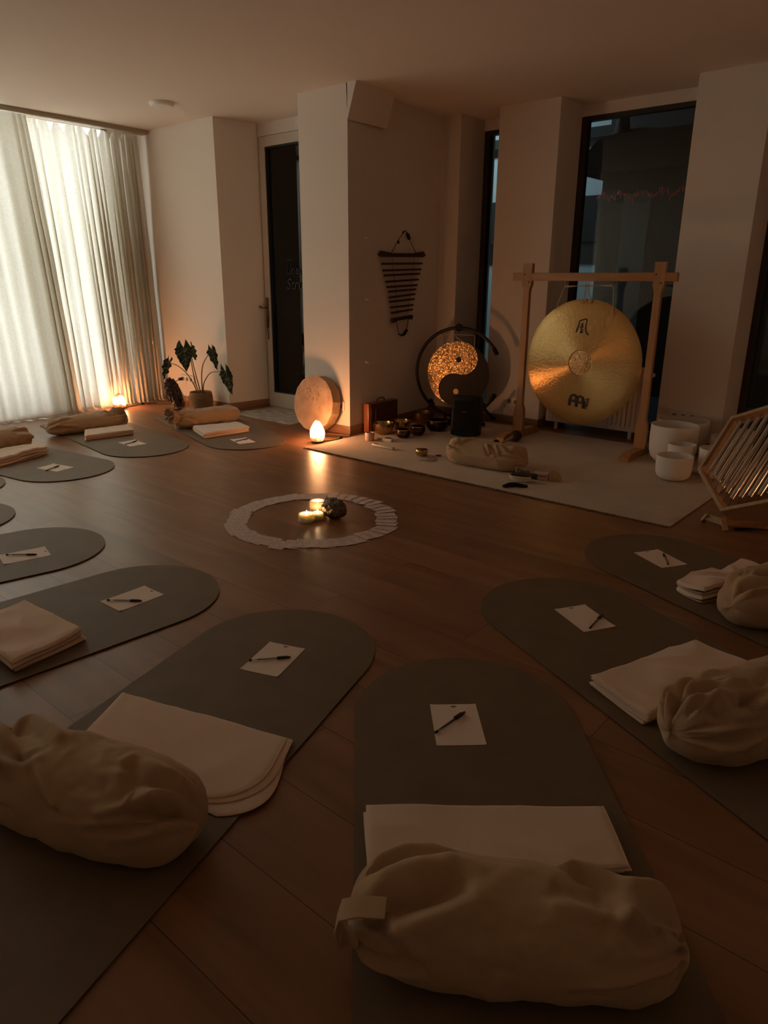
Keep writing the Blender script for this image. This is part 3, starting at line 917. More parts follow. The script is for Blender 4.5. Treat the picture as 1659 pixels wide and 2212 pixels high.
# wall sockets
def socket(label, loc, rz, n, loose=None):
    root = thing('wall_socket', label, 'socket', loc, rz, 'double wall sockets')
    b = BM(); box(b, (-.006, 0, 0), (.012, .081 * n, .081), 0, .003); obj('plate', b, sock_m, root)
    for k in range(n):
        y = (k - (n - 1) / 2) * .071
        b = BM(); lathe(b, [(.021, 0), (.021, .0025), (.017, .0025), (.016, .0008), (.001, .0008)], 24, Matrix(((0, 0, -1, -.012), (0, 1, 0, y), (1, 0, 0, 0), (0, 0, 0, 1)))); obj('outlet', b, sockhole, root)
    return root
sk = socket('wide white socket plate with a black plug, behind the potted plant', (4.556, 6.70, .26), 0, 3)
b = BM(); tube(b, [(-.012, .095, -.005), (-.05, .095, -.005)], .017, 12); tube(b, [(-.05, .095, -.005), (-.09, .105, -.03), (-.12, .13, -.09), (-.14, .16, -.18), (-.15, .18, -.255)], .0038, 6); obj('plug', b, cable_m, sk)
b = BM(); tube(b, [(-.012, .02, -.02), (-.02, .015, -.06), (-.02, .02, -.15), (-.03, .0, -.225)], .0025, 6); obj('white_cable', b, white_pl, sk)
socket('double white socket low on the pillar behind the frame drum', (4.499, 4.37, .245), 0, 2)
socket('double socket on the window pillar behind the ring-framed gong', (5.919, 3.44, .21), 0, 2)
socket('dim socket strip on the right window pillar above the quartz bowls', (5.919, 1.86, .262), 0, 3)

# ------------------------------------------------------------------ potted plant
basket = mat('straw_basket', (.42, .25, .12), .8, var=.35, vscale=60, bump=.6, bscale=140, bdist=.003)
P = thing('potted_plant', 'arrow-leaved houseplant with pale veins in a round straw basket', 'plant', (4.372, 6.222, 0), R(-35.1))
b = BM()
prof = []
for k in range(16):
    z = .185 * k / 15
    prof += [(.104 + .010 * math.sin(PI * k / 15), z), (.112 + .012 * math.sin(PI * k / 15), z + .006)]
prof += [(.100, .190), (.098, .165), (.002, .165)]
lathe(b, prof, 48)
pot = obj('basket_pot', b, basket, P)
b = BM(); lathe(b, [(.097, .166), (.06, .175), (.001, .172)], 24); obj('soil', b, soil, pot)
PX = .00482
def LP(x, y, dep=0.0):   # plant's own frame: across, towards the room, up
    return Vector(((x / 9.217 - 96) * PX, dep, (159 - y / 9.217) * PX * 1.03))
def leaf(att, tip, lob, wid, face, stem, seed, dep=(0, 0)):
    A, T = LP(*att, dep[0]), LP(*tip, dep[1])
    ax = (T - A); Ln = ax.length; ax.normalize()
    side = Vector(face).normalized(); side = (side - ax * side.dot(ax)).normalized()
    nrm = ax.cross(side).normalized()
    back = lob
    def shape(s):      # s from -back to 1 along the midrib, half width
        if s < 0:
            return wid * 1.4 * (.62 * (1 + s / back) ** .5 * .9 + .10)
        return wid * 1.4 * (1 - s) ** .80 * (.72 + .8 * s * (1 - s) + .10 * abs(math.sin(s * 17 + seed)))
    b = BM()
    def half(sgn, off=0.0):
        def fn(u, v):
            s = -back + (1 + back) * u
            w = shape(s)
            inner = 0.0
            if s < 0: inner = wid * .40 * (-s / back) ** .8
            y = inner + max(w - inner, .0005) * v
            p = A + ax * (s * Ln) + side * sgn * y - nrm * (.30 * y * y / max(wid, .01)) + nrm * (.012 * math.sin(s * 17 + seed) * v) + nrm * (-.05 * Ln * s * s - off)
            return p
        grid(b, 40, 8, fn)
    for off in (0, .0012): half(1, off); half(-1, off)
    bmesh.ops.remove_doubles(b, verts=list(b.verts), dist=.0002)
    lf = obj('leaf', b, leafm, P, ang=60)
    b = BM()
    def at(s, y): return A + ax * (s * Ln) + side * y - nrm * (.30 * y * y / max(wid, .01)) + nrm * (-.05 * Ln * s * s)
    for off in (.0022, -.0034):
        tube(b, [at(-.02 + .1 * k, 0) + nrm * off for k in range(11)], [.0026 * (1 - .07 * k) for k in range(11)], 5)
        for sgn in (1, -1):
            for s0 in (.0, .14, .30, .46, .62):
                tube(b, [at(s0 + .06 * q, sgn * shape(min(s0 + .10, .98)) * .92 * q / 3) + nrm * off for q in range(4)], [.0016, .0014, .0011, .0006], 4)
            tube(b, [at(-back * .9 * q / 3, sgn * (.02 * wid + wid * .48 * q / 3)) + nrm * off for q in range(4)], [.0018, .0015, .0012, .0006], 4)
    obj('veins', b, veinm, lf)
    b = BM()
    pts = [LP(x, y, d_) for x, y, d_ in stem] + [A]
    sm = []
    n_ = 16
    for k in range(n_ + 1):
        t = k / n_ * (len(pts) - 1); i = min(int(t), len(pts) - 2); f = t - i
        p0, p1, p2, p3 = pts[max(i - 1, 0)], pts[i], pts[i + 1], pts[min(i + 2, len(pts) - 1)]
        sm.append(.5 * ((2 * p1) + (p2 - p0) * f + (2 * p0 - 5 * p1 + 4 * p2 - p3) * f * f + (3 * p1 - p0 - 3 * p2 + p3) * f ** 3))
    tube(b, sm, [.0062 - .0032 * k / n_ for k in range(n_ + 1)], 8)
    obj('stem', b, stemm, P)
leaf((625, 270), (655, 720), .34, .078, (1, .15, 0), [(850, 1120, 0), (790, 900, .0), (750, 560, .0), (735, 360, .02)], 1, (-.03, -.05))
leaf((770, 300), (855, 530), .50, .048, (.8, .5, .1), [(880, 1120, .02), (810, 760, .03), (765, 480, .04)], 2, (.05, .06))
leaf((1150, 300), (1235, 670), .26, .046, (1, .5, .25), [(920, 1120, 0), (925, 800, -.04), (970, 570, -.09), (1080, 390, -.13)], 3, (-.14, -.19))
leaf((1375, 690), (1468, 1100), .40, .056, (1, .3, .2), [(935, 1100, -.01), (960, 930, -.06), (1090, 730, -.15), (1270, 690, -.24)], 4, (-.26, -.32))
leaf((335, 530), (215, 850), .34, .050, (.75, .6, .35), [(810, 1110, 0), (770, 980, 0), (650, 760, -.02), (500, 610, -.04), (400, 565, -.05)], 5, (-.05, -.07))

# amethyst on its stand
G = thing('geode', 'dark crystal cluster like a pine cone on a round black stand', 'geode', (4.215, 6.483, 0), R(-32))
b = BM(); lathe(b, [(.070, 0), (.072, .003), (.070, .006), (.060, .0065), (.002, .0065)], 40); obj('stand_base', b, blackm, G)
b = BM(); tube(b, [(.0, 0, .005), (0, 0, .05)], .004, 8); obj('stand_rod', b, blackm, G)
b = BM()
def geof(d):
    tap = 1 - .22 * d.z - .10 * d.z * d.z
    return tap * (1 + .10 * noise.noise((d.x * 3, d.y * 3, d.z * 3))) + .16 * (noise.cell((d.x * 9, d.y * 9, d.z * 16)) - .5)
blob(b, (0, 0, .205), (.078, .06, .165), geof, 5)
for v in b.verts: v.co.x -= (v.co.z - .2) * .22
obj('crystal_body', b, mat('smoky_crystal', (.13, .075, .055), .25, var=.5, vscale=40, bump=1, bscale=70, bdist=.01), G, ang=15)

# aroma diffuser
D = thing('diffuser', 'small rounded diffuser, white above and wood brown below, beside the basket', 'diffuser', (4.36, 6.60, 0), R(-35))
b = BM(); lathe(b, [(.050, 0), (.056, .006), (.058, .055)], 36); obj('base', b, mat('diffuser_wood', (.25, .13, .07), .5), D)
b = BM(); lathe(b, [(.058, .055), (.058, .10), (.050, .125), (.02, .132), (.002, .132)], 36); obj('cover', b, white_pl, D)

# ------------------------------------------------------------------ frame drum
DR = thing('frame_drum', 'large many-sided frame drum with mottled hide leaning on the pillar', 'drum', (4.318, 4.535, .0))
hide = mat('mottled_hide', (.56, .37, .22), .6, col2=(.40, .24, .13), vscale=9, bump=.15, bscale=40)
lean = R(8)
def drumM(p):   # local: x across (+Y world), y up, z thickness going back (+X)
    x, y, z = p
    return Vector((z * math.cos(lean) + y * math.sin(lean), x, y * math.cos(lean) - z * math.sin(lean) + .017))
RD, ND = .245, 15
pol = [(RD * math.cos(2 * PI * (k + .15) / ND), RD + RD * math.sin(2 * PI * (k + .15) / ND)) for k in range(ND)]
b = BM()
lo, hi, li, hi_i = [], [], [], []
for x, y in pol:
    ix, iy = x * .93, RD + (y - RD) * .93
    lo.append(b.verts.new(drumM((x, y, .0)))); hi.append(b.verts.new(drumM((x, y, .095))))
    li.append(b.verts.new(drumM((ix, iy, .0)))); hi_i.append(b.verts.new(drumM((ix, iy, .095))))
for i in range(ND):
    j = (i + 1) % ND
    b.faces.new((lo[i], lo[j], hi[j], hi[i])); b.faces.new((li[j], li[i], hi_i[i], hi_i[j])); b.faces.new((hi[i], hi[j], hi_i[j], hi_i[i])); b.faces.new((lo[j], lo[i], li[i], li[j]))
obj('frame', b, mat('drum_side_hide', (.42, .27, .15), .6, var=.2, vscale=20), DR, ang=15)
b = BM()
vs = [b.verts.new(drumM((x * .995, RD + (y - RD) * .995, -.002))) for x, y in pol]; vb = [b.verts.new(drumM((x * .995, RD + (y - RD) * .995, .004))) for x, y in pol]
b.faces.new(vs); b.faces.new(vb[::-1])
for i in range(ND): b.faces.new((vs[i], vs[(i + 1) % ND], vb[(i + 1) % ND], vb[i]))
hd = obj('drumhead', b, hide, DR, ang=15)
b = BM()
rr = random.Random(5)
for k in range(34):
    a = rr.uniform(R(20), R(170)); q = rr.uniform(.15, .9)
    x, y = RD * q * .9 * math.cos(a), RD + RD * q * .9 * math.sin(a) * .95 - .03
    if rr.random() < .5: x, y = rr.gauss(.01, .05), RD + rr.gauss(.12, .04)
    L_ = rr.uniform(.012, .035)
    an = rr.uniform(-1.9, -.9)
    pts = []
    for t in range(5):
        pts.append(drumM((x + L_ * t / 4 * math.cos(an) + rr.uniform(-.003, .003), y + L_ * t / 4 * math.sin(an), -.0022)))
    tube(b, pts, [.0003, .0016, .0022, .0014, .0003], 5)
obj('hide_markings', b, mat('dark_hide_marks', (.20, .095, .045), .7), hd)
b = BM(); tube(b, [(4.355, 4.36, .010), (4.43, 4.165, .010)], .010, 10)
tag(obj('drum_stick', b, foot_m), 'short dark stick on the floor at the foot of the pillar', 'drum stick')

# ------------------------------------------------------------------ case by the pillar
CS = thing('instrument_case', 'upright reddish wooden case with a top handle leaning by the pillar', 'case', (4.865, 4.188, 0), R(1.5))
b = BM(); box(b, (0, 0, .13), (.41, .058, .255), 0, .004); obj('body', b, redwood, CS)
b = BM(); box(b, (.012, -.031, .128), (.382, .006, .245), 0, .001); obj('front_panel', b, casefront, CS)
b = BM(); tube(b, [(-.05, 0, .257), (-.05, 0, .275), (-.035, 0, .288), (.035, 0, .288), (.05, 0, .275), (.05, 0, .257)], .005, 8); obj('handle', b, blackm, CS)
b = BM(); box(b, (-.115, -.036, .15), (.004, .004, .11)); box(b, (-.112, -.036, .10), (.01, .004, .02)); obj('clasp', b, rim_m, CS)

# ------------------------------------------------------------------ singing bowls
FZ = .0135
def bowl(label, x, y, r, h, m, kind='wide', rim=None, marks=False):
    root = thing('singing_bowl', label, 'singing bowl', (x, y, FZ), R(200), 'metal singing bowls')
    b = BM()
    if kind == 'wide':
        prof = [(r * .45, 0), (r * .62, h * .05), (r * .84, h * .30), (r * .95, h * .62), (r, h), (r * .95, h), (r * .90, h * .62), (r * .78, h * .32), (r * .5, h * .09), (.002, h * .07)]
    else:
        prof = [(r * .60, 0), (r * .80, h * .08), (r * 1.04, h * .35), (r * 1.08, h * .60), (r * 1.0, h * .92), (r * .98, h), (r * .90, h), (r * .98, h * .6), (r * .92, h * .34), (r * .6, h * .10), (.002, h * .09)]
    lathe(b, prof, 48)
    o = obj('body', b, m, root)
    if rim:
        b = BM(); tube(b, [(r * (.985 if kind == 'wide' else .97) * math.cos(2 * PI * k / 48), r * (.985 if kind == 'wide' else .97) * math.sin(2 * PI * k / 48), h * .95) for k in range(48)], .0042, 6, closed=True); obj('rim', b, rim, root)
    if marks:
        b = BM()
        rr = random.Random(int(x * 100))
        for k in range(7):
            a = -.55 + k * .18
            pts = []
            for t in range(4):
                aa = a + rr.uniform(-.07, .07)
                pts.append((r * 1.082 * math.cos(aa), r * 1.082 * math.sin(aa), h * (.42 + .10 * t * rr.uniform(.6, 1.1))))
            tube(b, pts, .0013, 5)
        obj('engraved_script', b, rim_m, root)
    return root
bowl('large bright brass singing bowl in front of the wooden case', 4.675, 3.995, .094, .098, brass)
bowl('brass singing bowl half hidden behind the front bowls', 4.885, 3.955, .085, .095, brass, rim=rim_m)
bowl('small dark singing bowl with engraved script, front of the group', 4.675, 3.77, .060, .072, darkbrass, 'round', rim_m, True)
bowl('dark engraved singing bowl just right of the smallest dark one', 4.850, 3.752, .064, .078, darkbrass, 'round', rim_m, True)
bowl('widest dull brass singing bowl at the back of the group', 5.275, 4.02, .105, .112, mat('dull_brass', (.34, .22, .09), .3, metal=1, bump=.3, bscale=60))
bowl('dark ribbed singing bowl beside the black speaker', 5.125, 3.74, .092, .095, darkbrass, 'round', rim_m)
bowl('dark singing bowl partly behind the black speaker', 5.43, 3.80, .075, .085, darkbrass, 'round')
bowl('little brass singing bowl alone on the rug near the pale bolster', 4.255, 3.245, .046, .048, brass, 'round')

q = thing('tealight_glass', 'small pinkish tealight glass at the rug edge before the brass bowl', 'tealight glass', (4.394, 3.905, FZ))
b = BM(); lathe(b, [(.034, 0), (.039, .008), (.040, .060), (.036, .068), (.033, .062), (.032, .030), (.001, .030)], 32); obj('holder', b, mat('rose_glass', (.66, .44, .36), .35, spec=.6), q)
b = BM(); lathe(b, [(.024, .031), (.024, .045), (.001, .044)], 20); obj('tealight', b, wax, q)
b = BM(); box(b, (0, 0, .008), (.018, .04, .016), .3, .003); box(b, (.002, .024, .005), (.016, .014, .01), .8, .002)
tag(obj('incense_cone', b, rim_m, loc=(4.475, 3.86, FZ)), 'tiny brass piece lying beside the tealight glass', 'incense')
q = thing('match_box', 'small white box with a dark top on the rug before the bowls', 'box', (4.475, 3.775, FZ), R(15))
b = BM(); box(b, (0, 0, .012), (.05, .085, .024), 0, .002); obj('box_body', b, white_pl, q)
b = BM(); box(b, (.004, 0, .025), (.034, .05, .002)); obj('dark_label', b, ink, q)
q = thing('remote', 'long white lighter lying on the rug near its left front edge', 'lighter', (4.245, 3.630, FZ), R(88))
b = BM(); box(b, (0, 0, .013), (.235, .030, .022), 0, .009); obj('body', b, mat('ivory_plastic', (.62, .56, .46), .4), q)
b = BM(); box(b, (.075, 0, .025), (.045, .016, .003), 0, .001); obj('button', b, ink, q)
b = BM(); box(b, (0, 0, .002), (.10, .12, .003), .4, .001)
tag(obj('grey_card', b, mat('mauve_card', (.40, .31, .27), .6), loc=(4.185, 3.13, FZ)), 'mauve card lying on the rug beside the little brass bowl', 'card')
b = BM(); box(b, (0, 0, .0), (.09, .07, .002), .9, .0005)
tag(obj('pale_note', b, paper_m, loc=(4.30, 3.20, FZ + .0015)), 'pale slip of paper under the small pen by the pale bolster', 'paper')
q = thing('small_pen', 'thin pale pen with a black end between little bowl and pale bolster', 'pen', (4.275, 3.205, FZ + .009), R(-67))
b = BM(); tube(b, [(0, 0, 0), (.075, 0, 0)], .004, 8); obj('barrel', b, white_pl, q)
b = BM(); tube(b, [(.07, 0, 0), (.105, 0, .001)], [.0055, .007], 8); obj('cap', b, penblack, q)

# ------------------------------------------------------------------ ring gong
RY = R(198)
RG = thing('ring_gong', 'two-tone yin and yang gong hung in a black open ring stand', 'gong', (5.60, 3.865, FZ), RY)
# local: x towards the room, y across (positive is right in view), z up
cz, rr_ = .460, .409
b = BM()
pts = []
for k in range(73):
    a = R(28 + 304 * k / 72)
    pts.append((0, rr_ * math.cos(a), cz + rr_ * math.sin(a)))
tube(b, pts, .0155, 12)
obj('ring', b, blackm, RG)
for a in (28, 332):
    b = BM()
    a0, a1 = R(a), R(a + (8 if a < 90 else -8))
    tube(b, [(0, rr_ * math.cos(a1), cz + rr_ * math.sin(a1)), (0, rr_ * math.cos(a0), cz + rr_ * math.sin(a0)), (0, rr_ * math.cos(a0) + .004, cz + rr_ * math.sin(a0) + (-.012 if a < 90 else .012))], [.019, .022, .018], 12)
    obj('end_cap', b, blackp, RG)
for s, yb_ in ((1, .252), (-1, -.252)):
    zz = cz - math.sqrt(rr_ ** 2 - yb_ ** 2)
    b = BM()
    fx = .17 if s > 0 else .12; tube(b, [(.0, yb_, zz + .02), (fx, yb_ + s * .06, .026)], .0135, 10); tube(b, [(fx - .01, yb_ + s * .057, .03), (fx + .015, yb_ + s * .066, .022)], .018, 10)
    if s > 0: tube(b, [(.0, yb_, zz + .02), (-.15, yb_ + s * .07, .026)], .0135, 10); tube(b, [(-.14, yb_ + s * .066, .03), (-.165, yb_ + s * .076, .022)], .018, 10)
    else: tube(b, [(.0, yb_, zz + .02), (-.05, yb_ - .02, zz + .04)], .016, 10)
    tube(b, [(-.02, yb_ - s * .01, zz - .005), (.02, yb_ + s * .01, zz + .05)], .02, 10)
    obj('leg', b, blackm, RG)
MX = Matrix(((0, 0, 1, .017), (1, 0, 0, 0), (0, 1, 0, cz + rr_ + .004), (0, 0, 0, 1)))
b = BM(); lathe(b, [(.034, -.008), (.036, .0), (.034, .006), (.001, .006)], 32, MX)
bd = obj('badge', b, blackp, RG)
b = BM(); box(b, (.024, 0, cz + rr_ - .004), (.001, .058, .002)); box(b, (.024, 0, cz + rr_ + .016), (.001, .012, .008)); obj('badge_print', b, mat('badge_grey', (.20, .16, .14), .5), bd)
# disc, built flat then turned to face the room
gr = .300
brass_h = gong_mat('hammered_brass_half', (.80, .48, .21), .20, .0, .6, 40)
dark_h = gong_mat('dark_patina_half', (.022, .013, .008), .50, .3, .12, 30, .4)
def yy_curve(n=40):
    # s-shaped dividing line from top right to bottom, tilted as on the gong
    pts = []
    for k in range(n + 1):
        a = PI / 2 - PI * k / n
        pts.append((gr / 2 * math.cos(a) * 1.0, gr / 2 + gr / 2 * math.sin(a)))
    for k in range(1, n + 1):
        a = PI / 2 + PI * k / n
        pts.append((gr / 2 * math.cos(a), -gr / 2 + gr / 2 * math.sin(a)))
    return pts
cut = yy_curve()
tl = R(-14)
def rot2(p): return (p[0] * math.cos(tl) - p[1] * math.sin(tl), p[0] * math.sin(tl) + p[1] * math.cos(tl))
left = cut + [(gr * math.cos(a), gr * math.sin(a)) for a in [R(270 - 180 * k / 60) for k in range(1, 60)]]
right = cut[::-1] + [(gr * math.cos(a), gr * math.sin(a)) for a in [R(90 - 180 * k / 60) for k in range(1, 60)]]
gz = cz - .012
DISC = Matrix(((0, 0, 1, .0), (1, 0, 0, 0), (0, 1, 0, gz), (0, 0, 0, 1)))   # x -> view right, y up
def discpart(name, poly, m, z0, z1, parent):
    b = BM(); prism(b, poly, z0, z1)
    bmesh.ops.triangulate(b, faces=[f for f in b.faces if len(f.verts) > 4])
    o = obj(name, b, m, parent, ang=20)
    o.matrix_local = DISC
    return o
lh = discpart('brass_half', [rot2(p) for p in left], brass_h, -.004, .004, RG)
rh = discpart('dark_half', [rot2(p) for p in right], dark_h, -.004, .004, RG)
def circ(c, r, n=28): return [(c[0] + r * math.cos(2 * PI * k / n), c[1] + r * math.sin(2 * PI * k / n)) for k in range(n)]
discpart('dark_dot', circ((.004, .133), .026), dark_h, .0035, .0055, RG)
discpart('brass_dot', circ((-.012, -.165), .026), mat('brass_dot_gold', (.62, .44, .18), .5, metal=.7), .0035, .0055, RG)
b = BM()
for s in (1, -1):
    hy = .150 * s
    hz_ = cz + math.sqrt(rr_ ** 2 - hy ** 2) - .018
    tube(b, [(.004, hy * 1.02, hz_ + .03), (.004, hy, hz_ - .005), (.004, hy - .012, hz_ - .018), (.004, hy - .02, hz_ - .006)], .003, 6)
obj('hooks', b, blackm, RG)
b = BM()
hz_ = cz + math.sqrt(rr_ ** 2 - .15 ** 2) - .03
tube(b, [(.004, -.16, hz_ + .008), (.006, -.15, gz + .225)], .0032, 6); tube(b, [(.004, .15, hz_ - .006), (.006, .150, gz + .225)], .0032, 6)
tube(b, [(.004, -.15, hz_ + .002), (.006, -.04, hz_ - .003), (.004, .15, hz_ - .003)], .0032, 6)
tube(b, [(.006, -.045, hz_ + .002), (.012, -.02, hz_ - .03), (.010, .06, hz_ - .075), (.006, .09, hz_ - .092)], .0032, 6)
blob(b, (.008, -.04, hz_ - .002), (.008, .008, .008), None, 2); blob(b, (.012, -.018, hz_ - .03), (.008, .008, .008), None, 2)
obj('suspension_cord', b, rope_m, RG)

# ------------------------------------------------------------------ black speaker
SP = thing('speaker', 'black portable loudspeaker tilted back in front of the ring-framed gong', 'speaker', (5.10, 3.415, FZ), R(198))
Ms = Matrix.Rotation(R(-7), 4, 'Y') @ Matrix.Translation((0, 0, .004))
b = BM(); box(b, (0, 0, .17), (.19, .235, .34), 0, .022, Ms)
for v in b.verts:
    v.co.z = max(v.co.z, 0)
obj('cabinet', b, blackp, SP, ang=30)
b = BM(); box(b, (.095, 0, .16), (.006, .185, .27), 0, .004, Ms); obj('grille', b, mat('speaker_mesh', (.008, .008, .008), .8, spec=.15, bump=.8, bscale=500), SP)
b = BM(); box(b, (.0985, .0, .205), (.003, .05, .004), 0, 0, Ms); obj('badge', b, mat('badge_steel', (.20, .18, .16), .35, metal=1), SP)

# ------------------------------------------------------------------ chime on the wall
CH = thing('wall_chime', 'dark hanging chime of ten tapering rods on the wall above the bowls', 'chime', (5.25, 4.268, 0), R(5.27))
SX, SZ = (5.613 - 4.887) / (1118 - 175), None
def W(px, py):   # chime drawing units -> x, z on the wall
    x = (4.887 - 5.25) + (px - 175) * SX
    z = 1.516 + (595 - py) * (1.709 - .808) / (2085 - 165) + (px - 640) * 0.00002
    return x, z
def bar_poly(x0, x1, zc0, zc1, h0, h1, flip):
    pts_t, pts_b = [], []
    for k in range(25):
        t = k / 24
        e = abs(2 * t - 1)
        x = x0 + (x1 - x0) * t; z = zc0 + (zc1 - zc0) * t
        hw = h0 + (h1 - h0) * max(0, (e - .45) / .55) ** 1.2
        cap = math.sqrt(max(0, 1 - max(0, (e - .9) / .1) ** 2))
        pts_t.append((x, z + (hw if not flip else h0) * cap)); pts_b.append((x, z - (h0 if not flip else hw) * cap))
    return pts_t + pts_b[::-1][1:-1]
MW = Matrix(((1, 0, 0, 0), (0, 0, -1, 0), (0, 1, 0, 0), (0, 0, 0, 1)))
x0, z0 = W(175, 605); x1, z1 = W(1118, 605)
b = BM(); prism(b, bar_poly(x0, x1, z0, z1, .016, .038, False), -.014, .014, MW); obj('top_bar', b, darkwood, CH, ang=35)
x0, z0 = W(430, 1780); x1, z1 = W(870, 1752)
b = BM(); prism(b, bar_poly(x0, x1, z0, z1, .014, .030, True), -.013, .013, MW); obj('bottom_bar', b, darkwood, CH, ang=35)
rods = [(228, 757, 1068, 757), (252, 874, 1040, 867), (279, 963, 1016, 949), (308, 1077, 987, 1058), (332, 1172, 962, 1162), (360, 1256, 936, 1241), (377, 1362, 919, 1331), (390, 1442, 902, 1425), (411, 1547, 879, 1536), (426, 1648, 867, 1622)]
for xa, ya, xb, yb2 in rods:
    a = W(xa, ya); c = W(xb, yb2)
    b = BM(); tube(b, [(a[0], 0, a[1]), (c[0], 0, c[1])], .0095, 10); obj('rod', b, mat('copper_brown_rod', (.10, .030, .022), .35, metal=.5) if xa == 228 else bpy.data.materials['copper_brown_rod'], CH)
b = BM()
def wl(pts, r): tube(b, [(W(*p)[0], -.004, W(*p)[1]) for p in pts], r, 6)
wl([(400, 570), (545, 335), (610, 245), (660, 178), (690, 165)], .0032); wl([(915, 565), (780, 335), (720, 200), (690, 165)], .0032)
wl([(425, 640), (430, 780), (460, 980), (485, 1150), (510, 1340), (520, 1550), (535, 1700)], .0015); wl([(888, 640), (880, 800), (850, 980), (825, 1150), (800, 1340), (780, 1550), (760, 1700)], .0015)
wl([(515, 1810), (580, 2060), (640, 2090)], .0032); wl([(780, 1780), (740, 1990), (640, 2090)], .0032)
obj('cord', b, cable_m, CH)
b = BM()
wl([(720, 205), (745, 250), (772, 318)], [.008, .017, .014]); wl([(615, 240), (650, 185)], [.003, .009]); wl([(540, 345), (550, 395)], [.007, .011]); wl([(578, 2062), (640, 2095), (690, 2080), (745, 2000)], [.007, .009, .014, .014])
obj('leather_wrap', b, cable_m, CH)
b = BM(); tube(b, [(W(690, 190)[0], .0, W(690, 185)[1]), (W(690, 190)[0], .055, W(690, 185)[1])], .005, 8); obj('nail', b, white_pl, CH)
for z in (2.153, 1.632, 1.142, .611):
    b = BM(); blob(b, (0, 0, 0), (.012, .010, .012), None, 2); tube(b, [(0, -.004, 0), (.004, -.022, -.008), (.0, -.024, .004)], .004, 6)
    tag(obj('wall_hook', b, white_pl, loc=(4.73, 4.246, z)), {2.153: 'topmost tiny white hook on the pillar side', 1.632: 'tiny white hook on the pillar side, second from the ceiling', 1.142: 'tiny white hook on the pillar side left of the chime rods', .611: 'lowest tiny white hook on the pillar side, above the wooden case'}[z], 'hook', 'small hooks in a column')

# ------------------------------------------------------------------ large gong on wooden stand
GX = 5.402
GG = thing('gong', 'large round golden gong with black character, hung in a beech stand', 'gong', (GX - .03, 2.535, 0))
GST = thing('gong_stand', 'beech wood post and beam stand that carries the large gong', 'gong stand', (GX, 2.535, FZ))
for s, yp in ((1, .535), (-1, -.54)):
    b = BM()
    w0, w1 = .075, .048     # tapering post with shaped ends
    poly = [(-.045, 0), (.045, 0), (.045, .16), (.040, .19), (.027, .22), (.025, 1.14), (.028, 1.17), (.040, 1.20), (.041, 1.365), (-.041, 1.365), (-.041, 1.20), (-.028, 1.17), (-.025, 1.14), (-.027, .22), (-.040, .19), (-.045, .16)]
    Mp = Matrix(((0, 0, 1, 0), (1, 0, 0, yp), (0, 1, 0, .055), (0, 0, 0, 1)))
    prism(b, poly, -.02, .02, Mp); 
    post = obj('post', b, beech, GST, ang=25)
    b = BM()
    for dy, dz in ((.022, 1.335), (-.020, 1.275)):
        lathe(b, [(.006, 0), (.006, .003), (.001, .004)], 12, Matrix(((0, 0, -1, -.02), (0, 1, 0, yp + dy), (1, 0, 0, dz), (0, 0, 0, 1))))
    obj('dowel', b, darkwood, post)
    b = BM()
    poly = [(-.30, 0), (.30, 0), (.30, .03), (.24, .055), (-.24, .055), (-.30, .03)]
    prism(b, poly, -.035, .035, Matrix(((1, 0, 0, -.0), (0, 0, -1, yp), (0, 1, 0, 0), (0, 0, 0, 1))))
    obj('foot', b, beech, GST, ang=25)
b = BM(); box(b, (0, 0, 1.33 - FZ), (.034, 1.34, .062), 0, .004)
obj('crossbar', b, mat('beech_beam', (.50, .25, .095), .5, var=.22, vscale=5, stretch=(9, .8, 9)), GST)
# gong disc: slightly domed, flat centre boss, turned-down rim
gR = .487
gm = gong_mat('lathed_bronze', (.60, .38, .15), .30, .96, .10, 46)
b = BM()
prof = [(.001, .006), (.095, .004), (.100, .010), (.25, .004), (.40, -.004), (.47, -.014), (gR, -.022), (gR - .002, -.027), (.45, -.020), (.20, -.004), (.001, -.002)]
lathe(b, prof, 128, None, False, False)
GZ = .682
GM = Matrix(((0, 0, -1, 0), (-1, 0, 0, 0), (0, 1, 0, GZ), (0, 0, 0, 1)))   # x right in view, y up, z towards room
go = obj('disc', b, gm, GG, ang=25); go.matrix_local = GM
b = BM(); lathe(b, [(.001, .0075), (.093, .0055), (.098, .003)], 64, None, False, False)
o = obj('centre_boss', b, gong_mat('hammered_centre', (.74, .50, .26), .42, .0, .9, 60), go)
def flat(poly, z=.0128): 
    prism(b, poly, z - .004, z)
# brush written character near the top
b = BM()
def brush(pts, ws):
    P_ = [Vector((x, y, 0)) for x, y in pts]
    n = len(P_)
    vt, vb_ = [], []
    for i in range(n):
        t = (P_[min(i + 1, n - 1)] - P_[max(i - 1, 0)]).normalized()
        s = Vector((-t.y, t.x, 0))
        a, c = P_[i] + s * ws[i], P_[i] - s * ws[i]
        z = .0135 - .018 * max(0, P_[i].length - .1) / .3 + .002
        vt.append((b.verts.new((a.x, a.y, z)), b.verts.new((c.x, c.y, z)))); vb_.append((b.verts.new((a.x, a.y, z - .012)), b.verts.new((c.x, c.y, z - .012))))
    for i in range(n - 1):
        b.faces.new((vt[i][0], vt[i][1], vt[i + 1][1], vt[i + 1][0])); b.faces.new((vb_[i][1], vb_[i][0], vb_[i + 1][0], vb_[i + 1][1]))
        b.faces.new((vt[i][0], vt[i + 1][0], vb_[i + 1][0], vb_[i][0])); b.faces.new((vt[i][1], vb_[i][1], vb_[i + 1][1], vt[i + 1][1]))
    for e in (0, -1): b.faces.new((vt[e][0], vb_[e][0], vb_[e][1], vt[e][1]))
ks = .000382     # metres per drawing unit
def K(x, y): return ((x - 240) * ks - .003, .276 + (700 - y) * ks)
brush([K(150, 575), K(148, 620), K(138, 680), K(118, 750), K(95, 815)], [.0035, .005, .0055, .0065, .004])
